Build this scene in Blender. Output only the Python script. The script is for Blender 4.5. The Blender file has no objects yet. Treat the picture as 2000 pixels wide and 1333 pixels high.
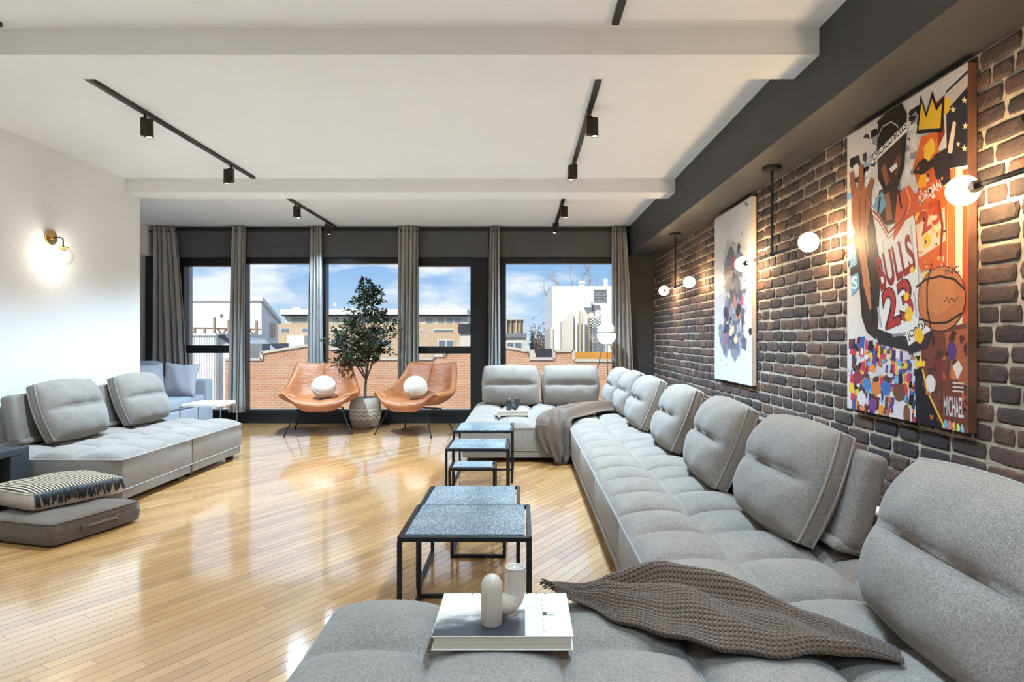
import bpy, bmesh, math, random
from mathutils import Vector, Matrix, Euler

random.seed(7)
PI = math.pi
scene = bpy.context.scene
C = scene.collection

# ------------------------------------------------------------------ camera, sky, sun, exposure
F, VX, VY, EYE = 1240.0, 1020.0, 661.0, 1.2      # focal length in pixels, vanishing point, eye height
cam_data = bpy.data.cameras.new('camera')
cam = bpy.data.objects.new('camera', cam_data)
C.objects.link(cam)
cam.location = (0, 0, EYE)
cam.rotation_euler = (PI / 2, 0, 0)
cam_data.sensor_width = 36.0
cam_data.lens = 36.0 * F / 2000.0
cam_data.shift_x = -(VX - 1000.0) / 2000.0
cam_data.shift_y = (VY - 666.5) / 2000.0
cam_data.clip_start = 0.05
cam_data.clip_end = 400
scene.camera = cam

scene.view_settings.view_transform = 'Standard'
scene.view_settings.look = 'None'
scene.view_settings.exposure = 0.0
scene.view_settings.gamma = 1.0
scene.view_settings.use_curve_mapping = False
cy = scene.cycles
cy.use_denoising = True
cy.use_adaptive_sampling = True
cy.adaptive_threshold = 0.12
cy.adaptive_min_samples = 12
cy.max_bounces = 6
cy.diffuse_bounces = 4
cy.glossy_bounces = 3
cy.transmission_bounces = 3
cy.transparent_max_bounces = 8
cy.sample_clamp_indirect = 6.0
cy.caustics_reflective = True
cy.caustics_refractive = False
cy.blur_glossy = 1.5

world = bpy.data.worlds.new('sky')
scene.world = world
world.use_nodes = True
wn, wl = world.node_tree.nodes, world.node_tree.links
wn.clear()
w_out = wn.new('ShaderNodeOutputWorld')
w_bg = wn.new('ShaderNodeBackground')
w_bg.inputs['Strength'].default_value = 1.45
w_tc = wn.new('ShaderNodeTexCoord')
w_sep = wn.new('ShaderNodeSeparateXYZ')
w_ramp = wn.new('ShaderNodeValToRGB')
cr = w_ramp.color_ramp
cr.elements[0].position = 0.0
cr.elements[0].color = (0.48, 0.60, 0.72, 1)
cr.elements[1].position = 1.0
cr.elements[1].color = (0.15, 0.29, 0.56, 1)
e = cr.elements.new(0.10); e.color = (0.24, 0.415, 0.66, 1)
w_map = wn.new('ShaderNodeMapping')
w_map.inputs['Scale'].default_value = (1.0, 1.0, 2.6)
w_map.inputs['Location'].default_value = (0.37, 0.2, 0.1)
w_noise = wn.new('ShaderNodeTexNoise')
w_noise.inputs['Scale'].default_value = 6.5
w_noise.inputs['Detail'].default_value = 7
w_noise.inputs['Roughness'].default_value = 0.55
w_cr = wn.new('ShaderNodeValToRGB')
w_cr.color_ramp.elements[0].position = 0.47
w_cr.color_ramp.elements[0].color = (0, 0, 0, 1)
w_cr.color_ramp.elements[1].position = 0.61
w_cr.color_ramp.elements[1].color = (1, 1, 1, 1)
w_mix = wn.new('ShaderNodeMixRGB')
w_mix.inputs['Color2'].default_value = (0.70, 0.73, 0.77, 1)
wl.new(w_tc.outputs['Generated'], w_sep.inputs[0])
wl.new(w_sep.outputs['Z'], w_ramp.inputs[0])
wl.new(w_tc.outputs['Generated'], w_map.inputs['Vector'])
wl.new(w_map.outputs[0], w_noise.inputs['Vector'])
wl.new(w_noise.outputs[0], w_cr.inputs[0])
wl.new(w_cr.outputs[0], w_mix.inputs['Fac'])
wl.new(w_ramp.outputs[0], w_mix.inputs['Color1'])
wl.new(w_mix.outputs[0], w_bg.inputs['Color'])
wl.new(w_bg.outputs[0], w_out.inputs['Surface'])

sun_data = bpy.data.lights.new('sun', 'SUN')
sun_data.energy = 4.2
sun_data.angle = math.radians(0.6)
sun_data.color = (1.0, 0.93, 0.82)
sun = bpy.data.objects.new('sun', sun_data)
C.objects.link(sun)
SUN_DIR = Vector((0.42, 1.0, -0.72)).normalized()      # the way the light travels: from behind the viewer's left
sun.rotation_euler = SUN_DIR.to_track_quat('-Z', 'Y').to_euler()

GLOBE_EMIT = 105.0        # glass globes on the brick-wall lamps
TRACK_WATT = 425.0       # each ceiling track spot
SCONCE_EMIT = 26.0

# ------------------------------------------------------------------ helpers
def P(px, py, Y):
    """point at depth Y that projects to pixel (px, py)"""
    return Vector(((px - VX) * Y / F, Y, EYE - (py - VY) * Y / F))

def PX(px, Y): return (px - VX) * Y / F
def PZ(py, Y): return EYE - (py - VY) * Y / F

class MB:
    def __init__(self):
        self.v, self.f, self.m = [], [], []
    def add(self, vs, fs, m=0):
        o = len(self.v)
        self.v.extend([tuple(p) for p in vs])
        self.f.extend([tuple(i + o for i in f) for f in fs])
        self.m.extend([m] * len(fs))
        return self
    def box(self, x0, x1, y0, y1, z0, z1, m=0):
        vs = [(x0,y0,z0),(x1,y0,z0),(x1,y1,z0),(x0,y1,z0),(x0,y0,z1),(x1,y0,z1),(x1,y1,z1),(x0,y1,z1)]
        return self.add(vs, [(0,3,2,1),(4,5,6,7),(0,1,5,4),(1,2,6,5),(2,3,7,6),(3,0,4,7)], m)
    def bevbox(self, x0, x1, y0, y1, z0, z1, b=0.005, seg=2, m=0, mat=None):
        bm = bmesh.new()
        bmesh.ops.create_cube(bm, size=1.0)
        for v in bm.verts:
            v.co = Vector(((x0+x1)/2 + v.co.x*(x1-x0), (y0+y1)/2 + v.co.y*(y1-y0), (z0+z1)/2 + v.co.z*(z1-z0)))
        bmesh.ops.bevel(bm, geom=list(bm.edges), offset=b, segments=seg, profile=0.5, affect='EDGES')
        bm.verts.index_update()
        vs = [(mat @ v.co) if mat else v.co.copy() for v in bm.verts]
        fs = [[v.index for v in f.verts] for f in bm.faces]
        bm.free()
        return self.add(vs, fs, m)
    def tube(self, pts, r, n=10, m=0, cap=True, closed=False):
        pts = [Vector(p) for p in pts]
        k = len(pts)
        rr = r if isinstance(r, (list, tuple)) else [r] * k
        rings = []
        prev = None
        for i, p in enumerate(pts):
            if closed:
                t = pts[(i+1) % k] - pts[i-1]
            else:
                t = pts[min(i+1, k-1)] - pts[max(i-1, 0)]
            t = t.normalized() if t.length > 1e-9 else Vector((0, 0, 1))
            if prev is None:
                a = Vector((0, 0, 1)) if abs(t.z) < 0.9 else Vector((1, 0, 0))
                nrm = t.cross(a).normalized()
            else:
                nrm = (prev - t * prev.dot(t))
                nrm = nrm.normalized() if nrm.length > 1e-6 else t.orthogonal().normalized()
            prev = nrm
            b = t.cross(nrm)
            rings.append([p + (nrm * math.cos(2*PI*j/n) + b * math.sin(2*PI*j/n)) * rr[i] for j in range(n)])
        vs = [q for ring in rings for q in ring]
        fs = []
        last = k if closed else k - 1
        for i in range(last):
            a, b2 = i * n, ((i + 1) % k) * n
            for j in range(n):
                fs.append((a + j, a + (j+1) % n, b2 + (j+1) % n, b2 + j))
        if cap and not closed:
            fs.append(tuple(range(n))[::-1])
            fs.append(tuple((k-1)*n + j for j in range(n)))
        return self.add(vs, fs, m)
    def bar(self, a, b, w, h=None, m=0):
        """square section bar between two points"""
        h = h or w
        a, b = Vector(a), Vector(b)
        t = (b - a).normalized()
        up = Vector((0, 0, 1)) if abs(t.z) < 0.9 else Vector((0, 1, 0))
        s = t.cross(up).normalized() * (w / 2)
        u = s.cross(t).normalized() * (h / 2)
        vs = [a - s - u, a + s - u, a + s + u, a - s + u, b - s - u, b + s - u, b + s + u, b - s + u]
        return self.add(vs, [(0,1,2,3),(7,6,5,4),(0,4,5,1),(1,5,6,2),(2,6,7,3),(3,7,4,0)], m)
    def lathe(self, prof, n=24, m=0, c=(0, 0, 0), axis=None):
        """profile of (radius, z); axis = Matrix to place it"""
        vs, fs = [], []
        k = len(prof)
        for r, z in prof:
            for j in range(n):
                vs.append(Vector((r * math.cos(2*PI*j/n), r * math.sin(2*PI*j/n), z)))
        for i in range(k - 1):
            for j in range(n):
                fs.append((i*n + j, i*n + (j+1) % n, (i+1)*n + (j+1) % n, (i+1)*n + j))
        if prof[0][0] > 1e-6: fs.append(tuple(range(n))[::-1])
        if prof[-1][0] > 1e-6: fs.append(tuple((k-1)*n + j for j in range(n)))
        if axis is not None: vs = [axis @ v for v in vs]
        vs = [v + Vector(c) for v in vs]
        return self.add(vs, fs, m)
    def grid(self, fn, nu, nv, m=0, closed_u=False):
        vs, fs = [], []
        for j in range(nv + 1):
            for i in range(nu + (0 if closed_u else 1)):
                vs.append(Vector(fn(i / nu, j / nv)))
        w = nu if closed_u else nu + 1
        for j in range(nv):
            for i in range(nu):
                a = j*w + i; b = j*w + (i+1) % w
                fs.append((a, b, b + w, a + w))
        return self.add(vs, fs, m)
    def prism(self, poly, y0, y1, m=0):
        """polygon in (x, z) extruded from y0 to y1"""
        n = len(poly)
        vs = [(x, y0, z) for x, z in poly] + [(x, y1, z) for x, z in poly]
        fs = [tuple(range(n)), tuple(range(2*n - 1, n - 1, -1))]
        for i in range(n):
            j = (i + 1) % n
            fs.append((i, i + n, j + n, j))
        return self.add(vs, fs, m)
    def mesh(self, name, mats, smooth=False, fix=True):
        me = bpy.data.meshes.new(name)
        me.from_pydata(self.v, [], self.f)
        if not isinstance(mats, (list, tuple)): mats = [mats]
        for mm in mats: me.materials.append(mm)
        if len(mats) > 1: me.polygons.foreach_set('material_index', self.m)
        if fix:
            bm = bmesh.new(); bm.from_mesh(me)
            bmesh.ops.recalc_face_normals(bm, faces=bm.faces)
            bm.to_mesh(me); bm.free()
        if smooth:
            me.polygons.foreach_set('use_smooth', [True] * len(me.polygons))
            if smooth != 'all':
                try: me.set_sharp_from_angle(angle=math.radians(40 if smooth is True else smooth))
                except Exception: pass
        me.update()
        return me
    def build(self, name, mats, parent=None, smooth=False, fix=True):
        return link(name, self.mesh(name, mats, smooth, fix), parent)

def link(name, data, parent=None):
    o = bpy.data.objects.new(name, data)
    C.objects.link(o)
    if parent is not None: o.parent = parent
    return o

def tag(o, label, cat, group=None):
    o['label'] = label; o['category'] = cat
    if group: o['group'] = group
    return o

def thing(name, label, cat, loc=(0, 0, 0), rotz=0.0, group=None):
    o = link(name, None)
    o.empty_display_size = 0.05
    o.location = loc; o.rotation_euler = (0, 0, rotz)
    return tag(o, label, cat, group)

def struct(o):
    o['kind'] = 'structure'
    return o

def stuff(o):
    o['kind'] = 'stuff'
    return o

def copy_tree(o, parent=None):
    c = o.copy()
    C.objects.link(c)
    c.parent = parent
    for ch in list(o.children): copy_tree(ch, c)
    return c

def modify(o, kind, **kw):
    md = o.modifiers.new(kind.lower(), kind)
    for k, v in kw.items(): setattr(md, k, v)
    return md

# ------------------------------------------------------------------ materials
def new_mat(name):
    m = bpy.data.materials.new(name)
    m.use_nodes = True
    nt = m.node_tree
    return m, nt, nt.nodes['Principled BSDF']

def coords(nt, scale=(1, 1, 1), rot=(0, 0, 0), kind='Object'):
    tc = nt.nodes.new('ShaderNodeTexCoord')
    mp = nt.nodes.new('ShaderNodeMapping')
    mp.inputs['Scale'].default_value = scale
    mp.inputs['Rotation'].default_value = rot
    nt.links.new(tc.outputs[kind], mp.inputs['Vector'])
    return mp.outputs[0]

def noise(nt, vec, scale, detail=3, rough=0.5):
    n = nt.nodes.new('ShaderNodeTexNoise')
    n.inputs['Scale'].default_value = scale
    n.inputs['Detail'].default_value = detail
    n.inputs['Roughness'].default_value = rough
    nt.links.new(vec, n.inputs['Vector'])
    return n.outputs[0]

def ramp(nt, fac, stops):
    r = nt.nodes.new('ShaderNodeValToRGB')
    el = r.color_ramp.elements
    while len(el) < len(stops): el.new(0.5)
    for e_, (p, c) in zip(el, stops):
        e_.position = p
        e_.color = (c[0], c[1], c[2], 1)
    nt.links.new(fac, r.inputs[0])
    return r.outputs[0]

def bump(nt, bs, h, strength=0.3, dist=0.01):
    b = nt.nodes.new('ShaderNodeBump')
    b.inputs['Strength'].default_value = strength
    b.inputs['Distance'].default_value = dist
    nt.links.new(h, b.inputs['Height'])
    nt.links.new(b.outputs[0], bs.inputs['Normal'])

def mathn(nt, op, a, b=None):
    n = nt.nodes.new('ShaderNodeMath'); n.operation = op
    for i, q in enumerate((a, b)):
        if q is None: continue
        if isinstance(q, (int, float)): n.inputs[i].default_value = q
        else: nt.links.new(q, n.inputs[i])
    return n.outputs[0]

def plain(name, col, rough=0.6, metal=0.0, vary=0.06, scale=8.0, spec=0.5, bmp=0.0, bscale=80.0, sheen=0.0):
    m, nt, bs = new_mat(name)
    bs.inputs['Roughness'].default_value = rough
    bs.inputs['Metallic'].default_value = metal
    bs.inputs['Specular IOR Level'].default_value = spec
    if sheen: bs.inputs['Sheen Weight'].default_value = sheen
    v = coords(nt)
    n = noise(nt, v, scale, 4)
    lo = [max(0, c * (1 - vary)) for c in col]; hi = [min(1, c * (1 + vary)) for c in col]
    nt.links.new(ramp(nt, n, [(0.3, lo), (0.7, hi)]), bs.inputs['Base Color'])
    if bmp: bump(nt, bs, noise(nt, v, bscale, 3), bmp, 0.004)
    return m

def emit(name, col, strength):
    m = bpy.data.materials.new(name)
    m.use_nodes = True
    nt = m.node_tree
    nt.nodes.clear()
    o = nt.nodes.new('ShaderNodeOutputMaterial')
    em = nt.nodes.new('ShaderNodeEmission')
    em.inputs['Color'].default_value = (*col, 1)
    em.inputs['Strength'].default_value = strength
    nt.links.new(em.outputs[0], o.inputs['Surface'])
    return m

def fabric(name, col, fleck=0.25, weave=420.0, bmp=0.5, rough=0.95, sheen=0.15):
    """woven upholstery: light and dark yarns, soft large mottling, thread relief"""
    m, nt, bs = new_mat(name)
    bs.inputs['Roughness'].default_value = rough
    bs.inputs['Specular IOR Level'].default_value = 0.15
    bs.inputs['Sheen Weight'].default_value = sheen
    bs.inputs['Sheen Roughness'].default_value = 0.6
    v = coords(nt)
    a = noise(nt, coords(nt, (1, 1, 0.35)), weave * 0.55, 2, 0.7)
    b = noise(nt, coords(nt, (0.35, 0.6, 1)), weave * 0.55, 2, 0.7)
    s = mathn(nt, 'MULTIPLY', mathn(nt, 'ADD', a, b), 0.5)
    big = noise(nt, v, 5.0, 3)
    s2 = mathn(nt, 'ADD', s, mathn(nt, 'MULTIPLY', mathn(nt, 'SUBTRACT', big, 0.5), 0.16))
    lo = [c * (1 - fleck) for c in col]; hi = [min(1, c * (1 + fleck)) for c in col]
    nt.links.new(ramp(nt, s2, [(0.38, lo), (0.62, hi)]), bs.inputs['Base Color'])
    bump(nt, bs, s, bmp, 0.003)
    return m

M = {}
M['white_wall'] = plain('white_paint', (0.80, 0.80, 0.80), 0.75, vary=0.015, scale=2, spec=0.2, bmp=0.05, bscale=40)
M['ceiling'] = plain('ceiling_paint', (0.80, 0.795, 0.79), 0.85, vary=0.012, scale=1.5, spec=0.1, bmp=0.04, bscale=30)
M['blind'] = plain('charcoal_blind_fabric', (0.105, 0.106, 0.108), 0.8, vary=0.04, scale=3, spec=0.2, bmp=0.05, bscale=200)
M['charcoal'] = plain('charcoal_paint', (0.045, 0.046, 0.048), 0.55, vary=0.06, scale=3, spec=0.35, bmp=0.05, bscale=40)
M['black_frame'] = plain('black_window_frame', (0.010, 0.011, 0.013), 0.35, vary=0.1, scale=6, spec=0.4)
M['black_metal'] = plain('black_metal', (0.014, 0.014, 0.016), 0.38, metal=0.4, vary=0.12, scale=12)
M['bronze_metal'] = plain('dark_bronze_metal', (0.035, 0.028, 0.022), 0.4, metal=0.5, vary=0.15, scale=12)
M['chrome'] = plain('chrome', (0.72, 0.70, 0.68), 0.14, metal=1.0, vary=0.03, scale=20)
M['brass'] = plain('brass', (0.78, 0.52, 0.20), 0.25, metal=1.0, vary=0.08, scale=20)
M['sofa'] = fabric('grey_sofa_weave', (0.228, 0.190, 0.160), fleck=0.36, weave=640.0)
M['sofa_pale'] = fabric('pale_blue_grey_weave', (0.30, 0.325, 0.37), fleck=0.12)
M['piping'] = fabric('sofa_piping', (0.285, 0.245, 0.215), fleck=0.2)
M['leg_dark'] = plain('dark_wood_foot', (0.03, 0.025, 0.02), 0.5)
M['white_ball'] = fabric('cream_boucle', (0.60, 0.545, 0.48), fleck=0.08, weave=160, bmp=0.9)
M['pillow'] = fabric('pale_lilac_linen', (0.36, 0.355, 0.40), fleck=0.08)
M['ceramic'] = plain('beige_ceramic', (0.47, 0.39, 0.315), 0.42, vary=0.03, scale=30, bmp=0.05, bscale=200)
M['ceramic_in'] = plain('beige_ceramic_inside', (0.42, 0.34, 0.27), 0.7)
M['ceramic_black'] = plain('black_ceramic', (0.03, 0.032, 0.038), 0.45, bmp=0.05)
M['cream'] = plain('cream_paper', (0.60, 0.52, 0.43), 0.6, vary=0.03)
M['dark_table'] = plain('dark_graphite_wood', (0.035, 0.037, 0.043), 0.38, vary=0.15, scale=20)
M['white_lacquer'] = plain('white_lacquer', (0.78, 0.78, 0.77), 0.3, vary=0.02)
M['soil'] = plain('potting_soil', (0.05, 0.035, 0.025), 0.95, vary=0.5, scale=60)
M['bark'] = plain('olive_bark', (0.10, 0.075, 0.055), 0.85, vary=0.4, scale=60, bmp=0.4)

def make_glass():
    m = bpy.data.materials.new('window_glass')
    m.use_nodes = True
    nt = m.node_tree; nt.nodes.clear()
    o = nt.nodes.new('ShaderNodeOutputMaterial')
    t = nt.nodes.new('ShaderNodeBsdfTransparent'); t.inputs[0].default_value = (0.96, 0.975, 0.98, 1)
    g = nt.nodes.new('ShaderNodeBsdfGlossy'); g.inputs['Roughness'].default_value = 0.02
    fr = nt.nodes.new('ShaderNodeFresnel'); fr.inputs[0].default_value = 1.35
    mx = nt.nodes.new('ShaderNodeMixShader')
    nt.links.new(fr.outputs[0], mx.inputs[0])
    nt.links.new(t.outputs[0], mx.inputs[1]); nt.links.new(g.outputs[0], mx.inputs[2])
    nt.links.new(mx.outputs[0], o.inputs['Surface'])
    return m
M['glass'] = make_glass()

def rand_piece(nt):
    """one random number per piece, for single pieces and joined ones alike"""
    g = nt.nodes.new('ShaderNodeNewGeometry'); oi = nt.nodes.new('ShaderNodeObjectInfo')
    return mathn(nt, 'FRACT', mathn(nt, 'ADD', g.outputs['Random Per Island'], oi.outputs['Random']))

def make_floor_mat():
    m, nt, bs = new_mat('varnished_maple_boards')
    r = rand_piece(nt)
    ang = math.atan2(780.0, F)
    v = coords(nt, (1, 1, 1), (0, 0, ang), 'Object')
    st = nt.nodes.new('ShaderNodeMapping'); st.inputs['Scale'].default_value = (26, 1.6, 1)
    nt.links.new(v, st.inputs['Vector'])
    off = nt.nodes.new('ShaderNodeVectorMath'); off.operation = 'ADD'
    cmb = nt.nodes.new('ShaderNodeCombineXYZ')
    nt.links.new(mathn(nt, 'MULTIPLY', r, 40.0), cmb.inputs[2])
    nt.links.new(st.outputs[0], off.inputs[0]); nt.links.new(cmb.outputs[0], off.inputs[1])
    grain = noise(nt, off.outputs[0], 2.2, 5, 0.6)
    fac = mathn(nt, 'ADD', mathn(nt, 'MULTIPLY', r, 0.55), mathn(nt, 'MULTIPLY', grain, 0.5))
    col = ramp(nt, fac, [(0.10, (0.32, 0.138, 0.038)), (0.45, (0.50, 0.238, 0.072)), (0.75, (0.57, 0.295, 0.100)), (1.0, (0.62, 0.36, 0.15))])
    nt.links.new(col, bs.inputs['Base Color'])
    bs.inputs['Roughness'].default_value = 0.34
    bs.inputs['Coat Weight'].default_value = 1.0
    bs.inputs['Coat Roughness'].default_value = 0.09
    bs.inputs['Coat IOR'].default_value = 3.3
    bn = nt.nodes.new('ShaderNodeBump')
    bn.inputs['Strength'].default_value = 0.12; bn.inputs['Distance'].default_value = 0.004
    nt.links.new(noise(nt, v, 7.0, 2), bn.inputs['Height'])
    nt.links.new(bn.outputs[0], bs.inputs['Coat Normal'])
    return m
M['floor'] = make_floor_mat()
M['floor_gap'] = plain('board_gap', (0.09, 0.05, 0.022), 0.8)

def make_brick_mat():
    m, nt, bs = new_mat('old_dark_red_brick')
    r = rand_piece(nt)
    v = coords(nt, kind='Object')
    geo = nt.nodes.new('ShaderNodeNewGeometry')
    n = noise(nt, geo.outputs['Position'], 26.0, 5, 0.65)
    fac = mathn(nt, 'ADD', mathn(nt, 'ADD', mathn(nt, 'MULTIPLY', r, 0.48), 0.05), mathn(nt, 'MULTIPLY', mathn(nt, 'SUBTRACT', n, 0.5), 0.7))
    col = ramp(nt, fac, [(0.0, (0.045, 0.036, 0.036)), (0.28, (0.085, 0.058, 0.052)), (0.5, (0.135, 0.078, 0.060)), (0.68, (0.19, 0.105, 0.068)), (0.85, (0.12, 0.082, 0.068))])
    pt = noise(nt, geo.outputs['Position'], 9.0, 6, 0.7)
    dust = ramp(nt, pt, [(0.60, (0, 0, 0)), (0.75, (1, 1, 1))])
    mx = nt.nodes.new('ShaderNodeMixRGB'); mx.inputs['Color2'].default_value = (0.26, 0.19, 0.15, 1)
    nt.links.new(mathn(nt, 'MULTIPLY', dust, 0.45), mx.inputs['Fac']); nt.links.new(col, mx.inputs['Color1'])
    nt.links.new(mx.outputs[0], bs.inputs['Base Color'])
    bs.inputs['Roughness'].default_value = 0.78
    bs.inputs['Specular IOR Level'].default_value = 0.35
    bump(nt, bs, noise(nt, geo.outputs['Position'], 42.0, 6, 0.7), 1.0, 0.010)
    return m
M['brick'] = make_brick_mat()
M['mortar'] = plain('crumbly_mortar', (0.44, 0.36, 0.27), 0.95, vary=0.3, scale=18, bmp=1.0, bscale=90)
# ------------------------------------------------------------------ the room
YB = 8.96                    # window wall
CEIL = 2.77
XR, XL, XA = 1.865, -3.89, -5.32   # brick wall, left wall, alcove wall
SOFF = 2.364
YREAR = -4.6
YLEFT = 6.457                # where the left wall ends
KB = YB / F

# floor: subfloor, boards
fl = MB().box(XA - 0.1, XR + 0.12, YREAR - 0.1, YB + 0.1, -0.12, -0.004)
floor = struct(fl.build('floor', M['floor_gap']))
A = math.atan2(780.0, F)                       # boards run diagonally
DX, DY = math.sin(A), math.cos(A)
NX, NY = math.cos(A), -math.sin(A)
BW = 0.057
boards = []
rb = random.Random(3)
def clip_poly(poly, x0, x1, y0, y1):
    def cut(pl, inside, inter):
        out = []
        for i in range(len(pl)):
            a, b = pl[i-1], pl[i]
            if inside(b):
                if not inside(a): out.append(inter(a, b))
                out.append(b)
            elif inside(a): out.append(inter(a, b))
        return out
    def ix(xc): return lambda a, b: (xc, a[1] + (b[1]-a[1]) * (xc-a[0]) / (b[0]-a[0]))
    def iy(yc): return lambda a, b: (a[0] + (b[0]-a[0]) * (yc-a[1]) / (b[1]-a[1]), yc)
    for ins, it in ((lambda p: p[0] >= x0, ix(x0)), (lambda p: p[0] <= x1, ix(x1)), (lambda p: p[1] >= y0, iy(y0)), (lambda p: p[1] <= y1, iy(y1))):
        poly = cut(poly, ins, it)
        if len(poly) < 3: return []
    return poly
for k in range(-170, 120):
    s = -12.0 + rb.random()
    while s < 14.0:
        L = rb.choice((0.45, 0.6, 0.75, 0.9, 1.1, 1.3)) * rb.uniform(0.85, 1.15)
        a0, a1 = s + 0.0006, s + L - 0.0006
        n0, n1 = k * BW + 0.0012, (k + 1) * BW - 0.0012
        poly = [(DX*a + NX*n, DY*a + NY*n) for a, n in ((a0, n0), (a0, n1), (a1, n1), (a1, n0))]
        s += L
        xs = [p[0] for p in poly]; ys = [p[1] for p in poly]
        if max(xs) < XA or min(xs) > XR or max(ys) < YREAR or min(ys) > YB: continue
        if min(xs) < XA or max(xs) > XR or min(ys) < YREAR or max(ys) > YB:
            poly = clip_poly(poly, XA, XR, YREAR, YB)
        if len(poly) >= 3: boards.append(poly)
def board_prism(mb, poly):
    n = len(poly)
    zt = rb.uniform(-0.0003, 0.0)
    vs = [(x, y, zt) for x, y in poly] + [(x, y, -0.006) for x, y in poly]
    fs = [tuple(range(n))] + [(i, (i+1) % n, (i+1) % n + n, i + n) for i in range(n)]
    mb.add(vs, fs)
def board_score(poly):
    cx = sum(p[0] for p in poly) / len(poly); cy_ = sum(p[1] for p in poly) / len(poly)
    if cy_ < 2.05 or cx > 0.5 or cx < XL: return 99
    px = VX + cx * F / cy_; py = VY + EYE * F / cy_
    if px < -40 or px > 2000 or py > 1360: return 99
    if cx > -0.62 and cy_ < 2.12: return 99
    if cx < -2.83 and 4.5 < cy_ < 6.42: return 99
    return cy_
boards.sort(key=board_score)
for poly in boards[:300]:
    mb = MB(); board_prism(mb, poly)
    mb.build('floor_board', M['floor'], floor)
mb = MB()
for poly in boards[300:]: board_prism(mb, poly)
stuff(mb.build('floor_boards', M['floor'], floor))

# ceiling slab (also the roof)
struct(MB().box(XA - 0.3, XR + 0.4, YREAR - 0.3, YB + 0.35, CEIL, CEIL + 0.35).build('ceiling', M['ceiling']))
# beams across
for i, (y0, y1) in enumerate(((3.215, 3.518), (6.24, 6.54), (0.19, 0.49), (-2.83, -2.53))):
    struct(MB().bevbox(XL - 0.02 if y0 < 6 else XL, 1.51, y0, y1, CEIL - 0.135, CEIL + 0.02, 0.004, 2).build('trim_%d' % (i + 1), M['ceiling']))
# dark soffit over the brick wall, white one over the alcove wall
struct(MB().bevbox(1.504, XR + 0.1, YREAR, YB, SOFF, CEIL + 0.02, 0.004, 2).build('trim_5', M['charcoal']))
struct(MB().bevbox(XA - 0.05, -5.186, YLEFT, YB, 2.357, CEIL + 0.02, 0.004, 2).build('trim_6', M['white_wall']))
# left wall block and alcove
struct(MB().box(XA - 0.2, XL, YREAR - 0.1, YLEFT, -0.1, CEIL + 0.02).build('wall_left', M['white_wall']))
struct(MB().box(XA - 0.2, XA, YLEFT - 0.1, YB + 0.1, -0.1, CEIL + 0.02).build('wall_alcove', M['white_wall']))
struct(MB().bevbox(XL, XL + 0.014, YREAR, YLEFT, 0, 0.11, 0.003, 1).build('baseboard_left', M['white_wall']))

# brick wall on the right
wall_r = struct(MB().box(XR, XR + 0.3, YREAR - 0.1, YB + 0.1, -0.1, CEIL).build('wall_right', M['mortar']))
COURSE = 0.0790
bricks = []
rk = random.Random(11)
def brick_mesh(L, H, seed):
    """hand-made brick face: bulged, chipped corners"""
    r = random.Random(seed)
    mb = MB()
    nu, nv = 4, 3
    d = 0.010
    vs, fs = [], []
    def pt(i, j, lvl):
        u, v = i / (nu - 1) * 2 - 1, j / (nv - 1) * 2 - 1
        return u, v
    def ring(shrink, dep, jit):
        out = []
        for (u, v) in ((-1,-1),(0,-1),(1,-1),(1,0),(1,1),(0,1),(-1,1),(-1,0)):
            cs = 0.93 if abs(u) == 1 and abs(v) == 1 else 1.0
            out.append(Vector((dep + r.uniform(-jit, jit), u * cs * (L/2 - shrink) + r.uniform(-1, 1) * 0.004, v * cs * (H/2 - shrink) + r.uniform(-1, 1) * 0.003)))
        return out
    a = ring(-0.001, 0.004, 0)
    b = ring(0.001, -d * 0.45, 0.001)
    c = ring(0.009, -d, 0.0015)
    vs = a + b + c + [Vector((-d - 0.002, r.uniform(-.01, .01), 0))]
    for k0 in (0, 8):
        for i in range(8):
            j = (i + 1) % 8
            fs.append((k0 + i, k0 + j, k0 + 8 + j, k0 + 8 + i))
    for i in range(8): fs.append((16 + i, 16 + (i + 1) % 8, 24))
    mb.add(vs, fs)
    return mb
H_ = COURSE - 0.011
row = 0
z = -0.01
while z < SOFF + 0.02:
    header_row = row % 6 == 4
    y = YREAR - rk.random() * 0.2 - (0.11 if row % 2 else 0)
    while y < YB + 0.1:
        if header_row: L = 0.105
        else: L = rk.choice((0.205, 0.205, 0.205, 0.20, 0.215, 0.15, 0.105)) if rk.random() < 0.5 else 0.205
        yc = y + L / 2
        y += L + 0.012
        if yc - L/2 > YB - 0.02 or yc < -1.5: continue
        bricks.append((yc, z + COURSE / 2 + rk.uniform(-0.003, 0.003), min(L, (YB - yc) * 2), rk.uniform(-0.004, 0.002)))
    z += COURSE; row += 1
def brick_score(b):
    yc, zc = b[0], b[1]
    if yc < 2.2: return 99
    px = VX + XR * F / yc; py = VY - (zc - EYE) * F / yc
    if px > 2030 or py < -10 or zc > SOFF: return 99
    if 2.62 < yc < 3.5 and 0.85 < zc < 2.3: return 90     # behind the canvases
    if 5.1 < yc < 5.95 and 0.85 < zc < 2.3: return 90
    if zc < 0.62: return 80
    return yc
bricks.sort(key=brick_score)
bvar = {}
def brick_key(L): return 0.105 if L < 0.12 else (0.15 if L < 0.17 else 0.205)
for i, (yc, zc, L, dx) in enumerate(bricks[:300]):
    k = (brick_key(L), i % 6)
    if k not in bvar: bvar[k] = brick_mesh(k[0], H_, 100 + hash(k) % 1000 if False else int(k[0] * 1000) * 10 + k[1]).mesh('brick', M['brick'], smooth=False)
    o = link('brick', bvar[k], wall_r)
    o.location = (XR + dx + 0.002, yc, zc)
    o.scale = (1, L / k[0], 1)
    o.rotation_euler = (rk.uniform(-0.012, 0.012), 0, rk.uniform(-0.01, 0.01))
mb = MB()
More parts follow.
